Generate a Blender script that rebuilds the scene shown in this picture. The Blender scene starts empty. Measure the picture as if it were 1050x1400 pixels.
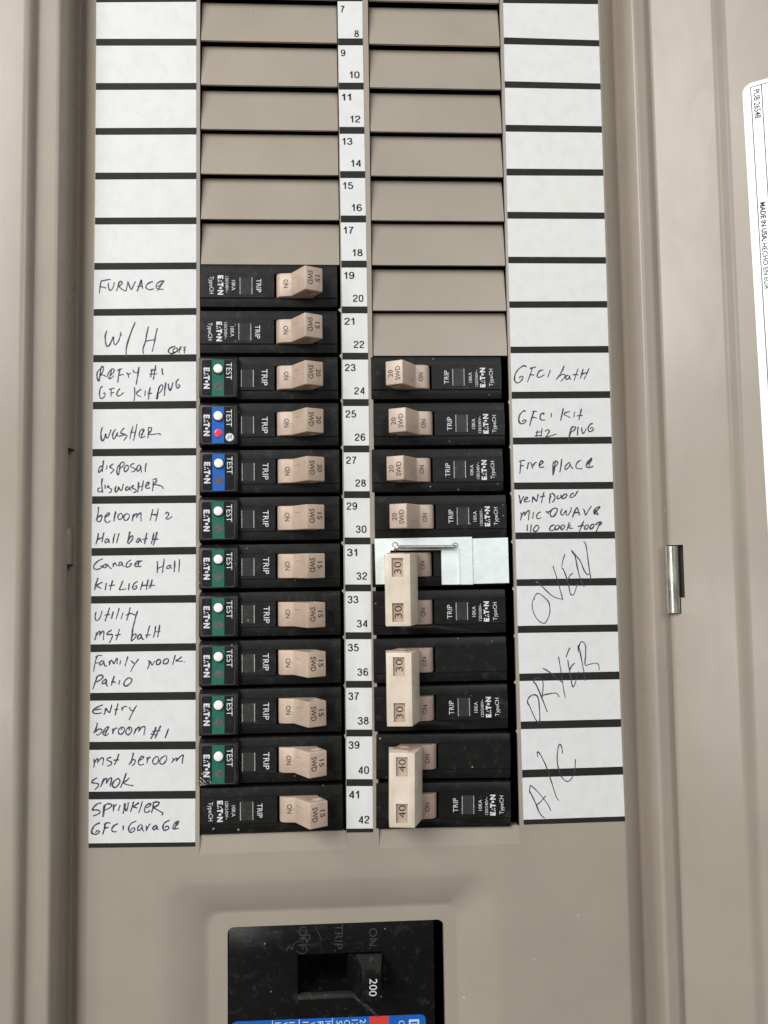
import bpy, bmesh, math, random
from mathutils import Vector, Matrix

SC = bpy.context.scene
COL = SC.collection
RND = random.Random(7)
MM = 0.001

# ---------------------------------------------------------------- camera
# panel millimetres: x to the right, z up, h towards the viewer (h = 0 is the cover plate)
CX, CZ, CH = 100.964, -216.797, 310.824
CAMROT = ((0.99872043, 0.01398112, -0.04860083),
          (-0.01097142, 0.99803746, 0.06165106),
          (0.0493674, -0.06103895, 0.99691379))
FPX = 1052.05
ZBASE = 1.5


def W(x, z, h=0.0):
    return Vector(((x - CX) * MM, -h * MM, z * MM + ZBASE))


cam_data = bpy.data.cameras.new('camera')
cam = bpy.data.objects.new('camera', cam_data)
COL.objects.link(cam)
cam_data.sensor_fit = 'VERTICAL'
cam_data.sensor_height = 36.0
cam_data.lens = FPX / 1400.0 * 36.0
cam_data.clip_start = 0.005
cam_data.clip_end = 50.0
r_, d_, f_ = [Vector((row[0], row[2], -row[1])) for row in CAMROT]   # right, down, forward in the world
mcam = Matrix((( r_.x, -d_.x, -f_.x, 0), (r_.y, -d_.y, -f_.y, 0), (r_.z, -d_.z, -f_.z, 0), (0, 0, 0, 1)))
mcam.translation = W(CX, CZ, CH)
cam.matrix_world = mcam
SC.camera = cam

# ---------------------------------------------------------------- light
wd = bpy.data.worlds.new('World')
SC.world = wd
wd.use_nodes = True
nt = wd.node_tree
bg = nt.nodes['Background']
tc = nt.nodes.new('ShaderNodeTexCoord')
sep = nt.nodes.new('ShaderNodeSeparateXYZ')
rampw = nt.nodes.new('ShaderNodeValToRGB')
mp = nt.nodes.new('ShaderNodeMapRange')
mp.inputs[1].default_value = -1.0
mp.inputs[2].default_value = 1.0
nt.links.new(tc.outputs['Generated'], sep.inputs[0])
nt.links.new(sep.outputs['Z'], mp.inputs[0])
nt.links.new(mp.outputs[0], rampw.inputs[0])
nt.links.new(rampw.outputs[0], bg.inputs[0])
e = rampw.color_ramp.elements
e[0].position = 0.30
e[0].color = (0.26, 0.235, 0.205, 1)
e[1].position = 0.72
e[1].color = (0.90, 0.95, 1.0, 1)
m1 = rampw.color_ramp.elements.new(0.47)
m1.color = (0.40, 0.38, 0.35, 1)
m2 = rampw.color_ramp.elements.new(0.56)
m2.color = (0.66, 0.67, 0.68, 1)
bg.inputs[1].default_value = 0.27


def area_light(name, loc, target, sx, sy, power, col):
    ld = bpy.data.lights.new(name, 'AREA')
    ld.shape = 'RECTANGLE'
    ld.size, ld.size_y = sx, sy
    ld.energy = power
    ld.color = col
    lo = bpy.data.objects.new(name, ld)
    COL.objects.link(lo)
    lo.location = loc
    lo.rotation_euler = (Vector(target) - Vector(loc)).to_track_quat('-Z', 'Y').to_euler()
    return lo


CTR = (0.0, 0.0, 1.32)
area_light('key_area_light', (-1.02, -1.15, 2.15), CTR, 1.1, 1.0, 33.5, (1.0, 0.99, 0.965))  # added soft key lamp from the upper left; no doorway is known there
area_light('right_fill_light', (0.8, -1.7, 2.05), CTR, 0.8, 0.9, 11.5, (0.95, 0.98, 1.0))  # added weaker fill lamp on the right; no window is known there
area_light('low_gap_light', (-0.70, -1.38, 1.07), CTR, 0.24, 0.40, 3.6, (1.0, 0.99, 0.97))

SC.view_settings.view_transform = 'Standard'
SC.view_settings.look = 'None'
SC.view_settings.exposure = 0.0
SC.view_settings.gamma = 1.0
SC.view_settings.use_curve_mapping = False


# ---------------------------------------------------------------- helpers
def ray(px, py):
    d = ((px - 525) / FPX, (py - 700) / FPX, 1.0)
    return [sum(CAMROT[k][i] * d[k] for k in range(3)) for i in range(3)]


def P(px, py, h=0.0):
    """where the point seen at this place of the photo lies on the plane at height h"""
    w = ray(px, py)
    t = (CH - h) / w[2]
    return (CX + t * w[0], CZ - t * w[1])


def lerp(a, b, t):
    return a + (b - a) * t


def tag(o, label=None, cat=None, group=None, kind=None):
    if label: o['label'] = label
    if cat: o['category'] = cat
    if group: o['group'] = group
    if kind: o['kind'] = kind
    return o


def empty(name, loc, mat=None):
    o = bpy.data.objects.new(name, None)
    o.empty_display_size = 0.02
    COL.objects.link(o)
    o.matrix_world = Matrix.Translation(loc) @ (mat or Matrix())
    return o


class MB:
    """collects faces in (x, z, h) millimetres"""
    def __init__(self):
        self.v, self.f, self.m = [], [], []

    def face(self, pts, mi=0):
        n = len(self.v)
        self.v += [tuple(p) for p in pts]
        self.f.append(tuple(range(n, n + len(pts))))
        self.m.append(mi)

    def add(self, verts, faces, mi=0):
        n = len(self.v)
        self.v += verts
        for f in faces:
            self.f.append(tuple(i + n for i in f))
            self.m.append(mi)

    def box(self, x0, x1, z0, z1, h0, h1, mi=0):
        a = [(x0, z0), (x1, z0), (x1, z1), (x0, z1)]
        self.prism(a, h0, h1, mi)

    def prism(self, outline, h0, h1, mi=0, bottom=True):
        n = len(outline)
        vs = [(x, z, h0) for x, z in outline] + [(x, z, h1) for x, z in outline]
        fs = [tuple(range(n, 2 * n))]
        if bottom:
            fs.append(tuple(reversed(range(n))))
        for i in range(n):
            j = (i + 1) % n
            fs.append((i, j, n + j, n + i))
        self.add(vs, fs, mi)

    def xextrude(self, prof, x0, x1, mi=0, caps=True):
        """closed profile of (z, h) swept along x"""
        n = len(prof)
        vs = [(x0, z, h) for z, h in prof] + [(x1, z, h) for z, h in prof]
        fs = []
        if caps:
            fs += [tuple(reversed(range(n))), tuple(range(n, 2 * n))]
        for i in range(n):
            j = (i + 1) % n
            fs.append((i, j, n + j, n + i))
        self.add(vs, fs, mi)

    def zextrude(self, prof, z0, z1, mi=0, caps=True, closed=True, skip=()):
        """profile of (x, h) swept along z"""
        n = len(prof)
        vs = [(x, z0, h) for x, h in prof] + [(x, z1, h) for x, h in prof]
        fs = []
        if caps and closed:
            fs += [tuple(reversed(range(n))), tuple(range(n, 2 * n))]
        for i in range(n if closed else n - 1):
            if i in skip:
                continue
            j = (i + 1) % n
            fs.append((i, j, n + j, n + i))
        self.add(vs, fs, mi)

    def disc(self, cx, cz, r, h0, h1, n=28, mi=0, rx=None):
        self.prism([(cx + (rx or r) * math.cos(2 * math.pi * i / n), cz + r * math.sin(2 * math.pi * i / n)) for i in range(n)], h0, h1, mi)

    def dome(self, cx, cz, r, h0, h1, n=28, mi=0, edge=0.35):
        rings = [(r, h0), (r, h1 - edge), (r - edge * 0.3, h1 - edge * 0.3), (r - edge, h1), (r * 0.5, h1 + 0.06)]
        vs, fs = [], []
        for rr, h in rings:
            vs += [(cx + rr * math.cos(2 * math.pi * i / n), cz + rr * math.sin(2 * math.pi * i / n), h) for i in range(n)]
        for k in range(len(rings) - 1):
            for i in range(n):
                j = (i + 1) % n
                fs.append((k * n + i, k * n + j, (k + 1) * n + j, (k + 1) * n + i))
        fs.append(tuple(range((len(rings) - 1) * n, len(rings) * n)))
        self.add(vs, fs, mi)

    def dish(self, cx, cz, r, h, depth, n=24, mi=0):
        """a concave bowl below h"""
        vs, fs = [], []
        steps = 5
        for k in range(steps):
            t = k / steps * math.pi / 2
            rr, hh = r * math.cos(t), h - depth * math.sin(t)
            vs += [(cx + rr * math.cos(2 * math.pi * i / n), cz + rr * math.sin(2 * math.pi * i / n), hh) for i in range(n)]
        for k in range(steps - 1):
            for i in range(n):
                j = (i + 1) % n
                fs.append((k * n + i, k * n + j, (k + 1) * n + j, (k + 1) * n + i))
        fs.append(tuple(range((steps - 1) * n, steps * n)))
        self.add(vs, fs, mi)

    def ring(self, cx, cz, r0, r1, h, n=28, mi=0):
        for i in range(n):
            a, b = 2 * math.pi * i / n, 2 * math.pi * (i + 1) / n
            self.face([(cx + r0 * math.cos(a), cz + r0 * math.sin(a), h), (cx + r1 * math.cos(a), cz + r1 * math.sin(a), h),
                       (cx + r1 * math.cos(b), cz + r1 * math.sin(b), h), (cx + r0 * math.cos(b), cz + r0 * math.sin(b), h)], mi)

    def text(self, s, cx, cz, h, cap, length=None, rot=0.0, bold=0.0, mi=0, hfun=None, align='C'):
        """flat lettering centred on (cx, cz); cap = letter height, length = run of the line"""
        vs, fs, x0, x1, capu = glyphs(s, bold)
        sy = cap / capu
        sx = (length / (x1 - x0)) if length else sy
        ca, sa = math.cos(math.radians(rot)), math.sin(math.radians(rot))
        ox = (x0 + x1) / 2 if align == 'C' else x0
        out = []
        for x, y in vs:
            a, b = (x - ox) * sx, (y - capu / 2) * sy
            X, Z = cx + a * ca - b * sa, cz + a * sa + b * ca
            out.append((X, Z, hfun(X) if hfun else h))
        self.add(out, fs, mi)

    def stroke(self, pts, w, h, mi=0):
        """a pen line through pts (x, z)"""
        p = smooth(pts)
        n = len(p)
        L, Rr = [], []
        for i in range(n):
            a, b = p[max(0, i - 1)], p[min(n - 1, i + 1)]
            dx, dz = b[0] - a[0], b[1] - a[1]
            l = math.hypot(dx, dz) or 1e-6
            t = i / max(1, n - 1)
            press = 0.16 * math.sin(i * 0.9 + pts[0][0] * 3) + 0.12 * math.sin(i * 0.37 + pts[0][1] * 5)
            ww = w * (0.74 + press + 0.34 * math.sin(math.pi * min(1, t * 1.05 + 0.16))) / 2
            ww = max(ww, w * 0.41)
            L.append((p[i][0] - dz / l * ww, p[i][1] + dx / l * ww, h))
            Rr.append((p[i][0] + dz / l * ww, p[i][1] - dx / l * ww, h))
        self.add(L + Rr, [(n + i, n + i + 1, i + 1, i) for i in range(n - 1)], mi)

    def digits(self, s, cx, cz, h, cap, length, th=0.162, mi=0):
        adv = []
        x = 0.0
        for c in s:
            wd_ = 0.40 if c == '1' else 0.56
            adv.append((c, x, wd_)); x += wd_ + 0.13
        tot = x - 0.13
        sx = length / tot
        for c, ox, wd_ in adv:
            for st in DIGITS[c]:
                p = [((px_ + ox) , py_) for px_, py_ in st]
                p = smooth(p, 6) if len(st) > 3 else p
                n = len(p)
                A, B = [], []
                for i in range(n):
                    a, b = p[max(0, i - 1)], p[min(n - 1, i + 1)]
                    dx, dz = b[0] - a[0], b[1] - a[1]
                    l = math.hypot(dx, dz) or 1e-6
                    nx, nz = -dz / l * th / 2, dx / l * th / 2
                    for arr, sg in ((A, 1), (B, -1)):
                        arr.append((cx + (p[i][0] + sg * nx - tot / 2) * sx, cz + (p[i][1] + sg * nz - .5) * cap, h))
                self.add(A + B, [(n + i, n + i + 1, i + 1, i) for i in range(n - 1)], mi)
                h += 0.0004

    def build(self, name, mats, parent=None, off=(0, 0, 0), bevel=0.0, segs=2, angle=32, shade=True, world=False, weld=True):
        me = bpy.data.meshes.new(name)
        bm = bmesh.new()
        bv = []
        for x, z, h in self.v:
            if world:
                co = W(x, z, h)
            else:
                co = Vector(((x - off[0]) * MM, -(h - off[2]) * MM, (z - off[1]) * MM))
            bv.append(bm.verts.new(co))
        for f, m in zip(self.f, self.m):
            try:
                fc = bm.faces.new([bv[i] for i in f])
                fc.material_index = m
            except ValueError:
                pass
        if weld:
            bmesh.ops.remove_doubles(bm, verts=bm.verts, dist=2e-6)
            bmesh.ops.recalc_face_normals(bm, faces=bm.faces)
        if bevel > 0:
            ed = [ed for ed in bm.edges if len(ed.link_faces) == 2 and ed.calc_face_angle(0) > math.radians(30)]
            bmesh.ops.bevel(bm, geom=ed, offset=bevel * MM, segments=segs, profile=0.5, affect='EDGES', clamp_overlap=True)
        bm.to_mesh(me)
        bm.free()
        for m in (mats if isinstance(mats, (list, tuple)) else [mats]):
            me.materials.append(m)
        if shade:
            me.shade_smooth()
            me.set_sharp_from_angle(angle=math.radians(angle))
        o = bpy.data.objects.new(name, me)
        COL.objects.link(o)
        if parent is not None:
            o.parent = parent
            if world:
                o.matrix_parent_inverse = parent.matrix_world.inverted()
        return o


def smooth(pts, k=5):
    if len(pts) < 3:
        return pts
    out = []
    for i in range(len(pts) - 1):
        p0, p1, p2, p3 = pts[max(0, i - 1)], pts[i], pts[i + 1], pts[min(len(pts) - 1, i + 2)]
        for s in range(k):
            t = s / k
            q = []
            for c in (0, 1):
                a = 2 * p1[c] + (p2[c] - p0[c]) * t + (2 * p0[c] - 5 * p1[c] + 4 * p2[c] - p3[c]) * t * t + (3 * p1[c] - p0[c] - 3 * p2[c] + p3[c]) * t ** 3
                q.append(a / 2)
            out.append(tuple(q))
    out.append(pts[-1])
    return out


DIGITS = {
    '0': [[(.28, .94), (.12, .86), (.06, .5), (.12, .14), (.28, .06), (.44, .14), (.50, .5), (.44, .86), (.28, .94)]],
    '1': [[(.02, .70), (.14, .73), (.22, .82), (.25, 1.0)], [(.27, 1.0), (.27, 0.0)]],
    '2': [[(.07, .68), (.10, .86), (.28, .94), (.46, .85), (.49, .68), (.38, .50), (.18, .32), (.07, .12), (.07, .06)], [(.05, .065), (.52, .065)]],
    '3': [[(.07, .74), (.13, .89), (.28, .94), (.43, .87), (.46, .72), (.40, .58), (.25, .53)], [(.25, .53), (.43, .47), (.50, .29), (.43, .12), (.28, .06), (.12, .12), (.06, .30)]],
    '4': [[(.42, 0.0), (.42, 1.0)], [(.41, .94), (.06, .29)], [(.03, .29), (.54, .29)]],
    '5': [[(.48, .93), (.14, .93)], [(.15, .95), (.10, .50)], [(.10, .50), (.20, .60), (.34, .60), (.47, .50), (.50, .32), (.44, .13), (.28, .06), (.12, .12), (.06, .27)]],
    '6': [[(.48, .76), (.43, .89), (.30, .94), (.14, .85), (.07, .60), (.07, .34), (.14, .13), (.29, .06), (.44, .14), (.50, .32), (.44, .50), (.30, .58), (.16, .51), (.08, .36)]],
    '7': [[(.04, .93), (.52, .93)], [(.50, .92), (.38, .72), (.26, .44), (.20, 0.0)]],
    '8': [[(.28, .94), (.13, .87), (.11, .72), (.18, .58), (.28, .54), (.42, .46), (.50, .29), (.44, .12), (.28, .06), (.12, .12), (.06, .29), (.14, .46), (.28, .54), (.38, .58), (.45, .72), (.43, .87), (.28, .94)]],
    '9': [[(.08, .24), (.13, .11), (.26, .06), (.42, .15), (.49, .40), (.49, .66), (.42, .87), (.27, .94), (.12, .86), (.06, .68), (.12, .50), (.26, .42), (.40, .49), (.48, .64)]],
}
_gl = {}


def glyphs(s, bold):
    key = (s, bold)
    if key not in _gl:
        cu = bpy.data.curves.new('lettering', 'FONT')
        cu.body = s
        cu.offset = bold
        cu.resolution_u = 3
        ob = bpy.data.objects.new('lettering', cu)
        me = bpy.data.meshes.new_from_object(ob)
        vs = [(v.co.x, v.co.y) for v in me.vertices]
        fs = [tuple(p.vertices) for p in me.polygons]
        bpy.data.objects.remove(ob)
        bpy.data.curves.remove(cu)
        bpy.data.meshes.remove(me)
        caps = 0.72 if 'cap' not in _gl else _gl['cap']
        _gl[key] = (vs, fs, min(v[0] for v in vs), max(v[0] for v in vs), caps)
    return _gl[key]


_gl['cap'] = 0.72
_h = glyphs('H', 0.0)
_gl['cap'] = max(v[1] for v in _h[0]) - min(v[1] for v in _h[0])
_gl.pop(('H', 0.0))


def round_poly(pts, radii, n=6):
    """open polyline with its corners rounded"""
    out = [pts[0]]
    for i in range(1, len(pts) - 1):
        r = radii[i]
        if r <= 0:
            out.append(pts[i]); continue
        a, b, c = Vector(pts[i - 1]), Vector(pts[i]), Vector(pts[i + 1])
        p, q = b + (a - b).normalized() * r, b + (c - b).normalized() * r
        for k in range(n + 1):
            t = k / n
            out.append(tuple(p * (1 - t) ** 2 + b * 2 * t * (1 - t) + q * t * t))
    out.append(pts[-1])
    return out


def rrect(x0, x1, z0, z1, r, n=6):
    out = []
    for cx, cz, a0 in ((x1 - r, z1 - r, 0), (x0 + r, z1 - r, 90), (x0 + r, z0 + r, 180), (x1 - r, z0 + r, 270)):
        for k in range(n + 1):
            a = math.radians(a0 + 90 * k / n)
            out.append((cx + r * math.cos(a), cz + r * math.sin(a)))
    return out


def plate(mb, x_cuts, z_cuts, holes, h, thick, mi=0):
    """a sheet with rectangular holes and real thickness"""
    xs = sorted(set(list(x_cuts) + [v for q in holes for v in q[:2]]))
    zs = sorted(set(list(z_cuts) + [v for q in holes for v in q[2:4]]))

    def solid(i, j):
        if i < 0 or j < 0 or i >= len(xs) - 1 or j >= len(zs) - 1:
            return False
        mx, mz = (xs[i] + xs[i + 1]) / 2, (zs[j] + zs[j + 1]) / 2
        return not any(q[0] < mx < q[1] and q[2] < mz < q[3] for q in holes)
    for i in range(len(xs) - 1):
        for j in range(len(zs) - 1):
            if not solid(i, j):
                continue
            a, b, c, d = xs[i], xs[i + 1], zs[j], zs[j + 1]
            mb.face([(a, c, h), (b, c, h), (b, d, h), (a, d, h)], mi)
            mb.face([(a, c, h - thick), (a, d, h - thick), (b, d, h - thick), (b, c, h - thick)], mi)
            for (di, dj, p, q) in ((-1, 0, (a, c), (a, d)), (1, 0, (b, d), (b, c)), (0, -1, (b, c), (a, c)), (0, 1, (a, d), (b, d))):
                if not solid(i + di, j + dj):
                    mb.face([(p[0], p[1], h), (q[0], q[1], h), (q[0], q[1], h - thick), (p[0], p[1], h - thick)], mi)


# ---------------------------------------------------------------- materials
def new_mat(name):
    m = bpy.data.materials.new(name)
    m.use_nodes = True
    n = m.node_tree
    b = n.nodes['Principled BSDF']
    return m, n, b


def nnode(n, t, **kw):
    x = n.nodes.new(t)
    for k, v in kw.items():
        setattr(x, k, v)
    return x


def coords(n, scale=(1, 1, 1)):
    t = nnode(n, 'ShaderNodeTexCoord')
    mpg = nnode(n, 'ShaderNodeMapping')
    mpg.inputs['Scale'].default_value = scale
    n.links.new(t.outputs['Object'], mpg.inputs[0])
    oi = nnode(n, 'ShaderNodeObjectInfo')
    add = nnode(n, 'ShaderNodeVectorMath', operation='ADD')
    mul = nnode(n, 'ShaderNodeVectorMath', operation='SCALE')
    mul.inputs[0].default_value = (0.37, 0.71, 0.53)
    n.links.new(oi.outputs['Random'], mul.inputs['Scale'])
    n.links.new(mpg.outputs[0], add.inputs[0])
    n.links.new(mul.outputs[0], add.inputs[1])
    return add.outputs[0]


def noise(n, vec, scale, detail=3.0, rough=0.5, dist=0.0):
    x = nnode(n, 'ShaderNodeTexNoise')
    x.inputs['Scale'].default_value = scale
    x.inputs['Detail'].default_value = detail
    x.inputs['Roughness'].default_value = rough
    x.inputs['Distortion'].default_value = dist
    n.links.new(vec, x.inputs['Vector'])
    return x.outputs['Fac']


def ramp(n, fac, stops):
    x = nnode(n, 'ShaderNodeValToRGB')
    el = x.color_ramp.elements
    while len(el) < len(stops):
        el.new(0.5)
    for q, (p, c) in zip(el, stops):
        q.position = p
        q.color = c if len(c) == 4 else (*c, 1)
    n.links.new(fac, x.inputs[0])
    return x.outputs[0]


def mix(n, fac, a, b):
    x = nnode(n, 'ShaderNodeMix', data_type='RGBA')
    for sock, v in ((x.inputs[0], fac), (x.inputs[6], a), (x.inputs[7], b)):
        if hasattr(v, 'is_linked'):
            n.links.new(v, sock)
        elif isinstance(v, (int, float)):
            sock.default_value = v
        else:
            sock.default_value = (*v, 1) if len(v) == 3 else v
    return x.outputs[2]


def math_n(n, op, a, b=None):
    x = nnode(n, 'ShaderNodeMath', operation=op)
    for sock, v in ((x.inputs[0], a), (x.inputs[1], b)):
        if v is None: continue
        if hasattr(v, 'is_linked'): n.links.new(v, sock)
        else: sock.default_value = v
    return x.outputs[0]


def bump(n, b, fac, strength, dist=0.0001):
    x = nnode(n, 'ShaderNodeBump')
    x.inputs['Strength'].default_value = strength
    x.inputs['Distance'].default_value = dist
    n.links.new(fac, x.inputs['Height'])
    n.links.new(x.outputs[0], b.inputs['Normal'])


def specks(n, vec, scale, size, amount):
    """sparse dots: 1 where a dust speck lies"""
    v = nnode(n, 'ShaderNodeTexVoronoi')
    v.inputs['Scale'].default_value = scale
    n.links.new(vec, v.inputs['Vector'])
    sp = nnode(n, 'ShaderNodeSeparateColor')
    n.links.new(v.outputs['Color'], sp.inputs[0])
    d = math_n(n, 'LESS_THAN', v.outputs['Distance'], size)
    pick = math_n(n, 'LESS_THAN', sp.outputs[0], amount)
    return math_n(n, 'MULTIPLY', d, pick)


def paint_mat(name, col, rough=0.30, dirt=0.06):
    m, n, b = new_mat(name)
    vec = coords(n)
    a = noise(n, vec, 22, 4, 0.6)
    base = ramp(n, a, [(0.3, tuple(c * (1 - dirt) for c in col)), (0.7, tuple(c * (1 + dirt) for c in col))])
    sp = specks(n, vec, 110, 0.038, 0.06)
    base = mix(n, math_n(n, 'MULTIPLY', sp, 0.55), base, (0.72, 0.68, 0.60))
    sp2 = specks(n, vec, 60, 0.022, 0.10)
    base = mix(n, math_n(n, 'MULTIPLY', sp2, 0.8), base, (0.06, 0.05, 0.045))
    smear = noise(n, coords(n, (1, 1, 0.35)), 60, 5, 0.7, 1.0)
    n.links.new(base, b.inputs['Base Color'])
    rr = ramp(n, smear, [(0.35, (rough * 0.85,) * 3), (0.75, (rough * 1.35,) * 3)])
    n.links.new(rr, b.inputs['Roughness'])
    b.inputs['Specular IOR Level'].default_value = 0.3
    b.inputs['Coat Weight'].default_value = 0.20
    b.inputs['Coat Roughness'].default_value = 0.24
    bump(n, b, noise(n, vec, 420, 2, 0.5), 0.10, 0.00012)
    return m


def plastic_mat(name, col, rough=0.42, dust=0.35, bumpy=0.12, dustcol=(0.42, 0.39, 0.34), scr=0.5, tint=0.0):
    m, n, b = new_mat(name)
    vec = coords(n)
    a = noise(n, vec, 90, 4, 0.6)
    base = ramp(n, a, [(0.3, tuple(c * 0.85 for c in col)), (0.7, tuple(c * 1.15 for c in col))])
    film = noise(n, vec, 240, 6, 0.75, 0.6)
    filmf = ramp(n, film, [(0.55, (0, 0, 0)), (0.80, (dust * 0.35,) * 3)])
    base = mix(n, filmf, base, dustcol)
    sp = specks(n, vec, 420, 0.14, 0.045)
    base = mix(n, math_n(n, 'MULTIPLY', sp, dust * 1.6), base, dustcol)
    sp2 = specks(n, vec, 210, 0.09, 0.06)
    base = mix(n, math_n(n, 'MULTIPLY', sp2, dust * 1.8), base, tuple(min(1, c * 1.4) for c in dustcol))
    # fine scratches running along the face
    s = noise(n, coords(n, (18, 60, 900)), 1.6, 3, 0.6)
    sf = ramp(n, s, [(0.70, (0, 0, 0)), (0.76, (dust * scr,) * 3), (0.80, (0, 0, 0))])
    base = mix(n, sf, base, dustcol)
    if tint > 0:      # each moulding aged a little differently, with grime in patches
        oi = nnode(n, 'ShaderNodeObjectInfo')
        aged = ramp(n, oi.outputs['Random'], [(0.0, (1 - tint, 1 - tint * 1.15, 1 - tint * 1.4)), (1.0, (1 + tint * .5, 1 + tint * .5, 1 + tint * .5))])
        mm_ = nnode(n, 'ShaderNodeMix', data_type='RGBA', blend_type='MULTIPLY')
        mm_.inputs[0].default_value = 1.0
        n.links.new(base, mm_.inputs[6]); n.links.new(aged, mm_.inputs[7])
        gr = ramp(n, noise(n, vec, 130, 5, 0.7, 0.8), [(0.52, (0, 0, 0)), (0.78, (0.32,) * 3)])
        base = mix(n, gr, mm_.outputs[2], tuple(c * 0.55 for c in col))
    n.links.new(base, b.inputs['Base Color'])
    b.inputs['Specular IOR Level'].default_value = 0.24 if max(col) < 0.1 else 0.45
    rr = ramp(n, film, [(0.3, (rough * 0.9,) * 3), (0.8, (min(1, rough * 1.4),) * 3)])
    n.links.new(rr, b.inputs['Roughness'])
    bump(n, b, noise(n, vec, 1400, 2, 0.5), bumpy, 0.00008)
    return m


def flat_mat(name, col, rough=0.5, metallic=0.0, var=0.0, scale=200):
    m, n, b = new_mat(name)
    if var > 0:
        base = ramp(n, noise(n, coords(n), scale, 4, 0.6), [(0.3, tuple(c * (1 - var) for c in col)), (0.7, tuple(min(1, c * (1 + var)) for c in col))])
        n.links.new(base, b.inputs['Base Color'])
    else:
        b.inputs['Base Color'].default_value = (*col, 1)
    b.inputs['Roughness'].default_value = rough
    b.inputs['Metallic'].default_value = metallic
    return m


def paper_mat(name, col, rough=0.6):
    m, n, b = new_mat(name)
    vec = coords(n)
    a = noise(n, vec, 210, 5, 0.65, 0.4)
    base = ramp(n, a, [(0.36, tuple(c * 0.95 for c in col)), (0.52, col), (0.68, tuple(min(1, c * 1.02) for c in col))])
    y = noise(n, vec, 70, 3, 0.5)
    yf = ramp(n, y, [(0.58, (0, 0, 0)), (0.78, (0.40,) * 3)])
    base = mix(n, yf, base, (col[0] * 0.98, col[1] * 0.95, col[2] * 0.82))
    sp = specks(n, vec, 330, 0.07, 0.02)
    base = mix(n, math_n(n, 'MULTIPLY', sp, 0.35), base, (0.25, 0.22, 0.18))
    n.links.new(base, b.inputs['Base Color'])
    b.inputs['Roughness'].default_value = rough
    bump(n, b, noise(n, vec, 900, 3, 0.5), 0.06, 0.00005)
    return m


def metal_mat(name, col, rough, var=0.1, metallic=1.0):
    m, n, b = new_mat(name)
    vec = coords(n)
    a = noise(n, vec, 260, 5, 0.7, 1.2)
    base = ramp(n, a, [(0.35, tuple(c * (1 - var) for c in col)), (0.65, col)])
    n.links.new(base, b.inputs['Base Color'])
    rr = ramp(n, noise(n, vec, 120, 4, 0.6), [(0.3, (rough * 0.8,) * 3), (0.7, (rough * 1.3,) * 3)])
    n.links.new(rr, b.inputs['Roughness'])
    b.inputs['Metallic'].default_value = metallic
    bump(n, b, noise(n, vec, 700, 3, 0.6), 0.12, 0.00006)
    return m


M_PAINT = paint_mat('taupe_enamel', (0.330, 0.2855, 0.2345), 0.30)
M_BLACK = plastic_mat('black_breaker_plastic', (0.0085, 0.0086, 0.0082), 0.36, 0.24)
M_MODULE = plastic_mat('black_module_plastic', (0.010, 0.010, 0.0098), 0.33, 0.28)
M_MAIN = plastic_mat('black_main_plastic', (0.006, 0.006, 0.006), 0.27, 0.27)
M_DUSTY = plastic_mat('dusty_black_plastic', (0.022, 0.021, 0.019), 0.6, 0.75)
M_TAN = plastic_mat('tan_toggle_plastic', (0.478, 0.366, 0.290), 0.32, 0.12, 0.08, (0.30, 0.20, 0.14), 0.0, 0.10)
M_BROWN = plastic_mat('brown_toggle_plastic', (0.36, 0.265, 0.215), 0.42, 0.12, 0.08, (0.22, 0.16, 0.12), 0.0, 0.10)
M_CREAM = plastic_mat('cream_tie_plastic', (0.645, 0.553, 0.447), 0.42, 0.08, 0.06, (0.40, 0.30, 0.2), 0.0)
M_PAPER = paper_mat('label_paper', (0.66, 0.664, 0.655))
M_BAR = flat_mat('printed_black_bar', (0.016, 0.0155, 0.0138), 0.65, 0, 0.15, 300)
M_INK, _n, _b = new_mat('pen_ink')
_f = noise(_n, coords(_n), 900, 3, 0.6)
_n.links.new(ramp(_n, _f, [(0.36, (0.016, 0.016, 0.032)), (0.58, (0.035, 0.035, 0.075)), (0.74, (0.15, 0.15, 0.21))]), _b.inputs['Base Color'])
_b.inputs['Roughness'].default_value = 0.5
M_INKSH = flat_mat('pen_ink_on_black', (0.006, 0.006, 0.008), 0.25)
M_PRINT = flat_mat('black_print', (0.02, 0.02, 0.02), 0.55)
for _m, _s in ((M_BAR, 0.22), (M_PRINT, 0.25)):
    _m.node_tree.nodes['Principled BSDF'].inputs['Specular IOR Level'].default_value = _s
M_WHITEP = flat_mat('white_print', (0.62, 0.64, 0.64), 0.5, 0, 0.25, 1500)
M_GREYP = flat_mat('moulded_grey_letters', (0.034, 0.033, 0.031), 0.6, 0, 0.5, 900)
M_BROWNP = flat_mat('stamped_dark_letters', (0.040, 0.025, 0.020), 0.6)
M_GREEN = flat_mat('green_stripe', (0.013, 0.125, 0.085), 0.35, 0, 0.08, 500)
M_BLUE = flat_mat('blue_stripe', (0.012, 0.115, 0.47), 0.35, 0, 0.06, 500)
for _m in (M_GREEN, M_BLUE):
    _m.node_tree.nodes['Principled BSDF'].inputs['Specular IOR Level'].default_value = 0.25
M_RED = flat_mat('red_patch', (0.62, 0.05, 0.04), 0.4)
M_GLOSS = plastic_mat('black_sticker', (0.010, 0.010, 0.010), 0.28, 0.12)
M_BUTTON = flat_mat('white_button', (0.82, 0.80, 0.76), 0.35)
M_LED = flat_mat('red_lamp_lens', (0.75, 0.05, 0.07), 0.18, 0, 0.1, 800)
M_LEDOFF = flat_mat('unlit_lamp_lens', (0.10, 0.10, 0.10), 0.22, 0, 0.3, 900)
M_EDGE = flat_mat('scuffed_edge', (0.33, 0.32, 0.30), 0.45, 0, 0.45, 1500)
M_OUTL = flat_mat('sticker_rim', (0.085, 0.083, 0.08), 0.4, 0, 0.5, 1200)
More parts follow.
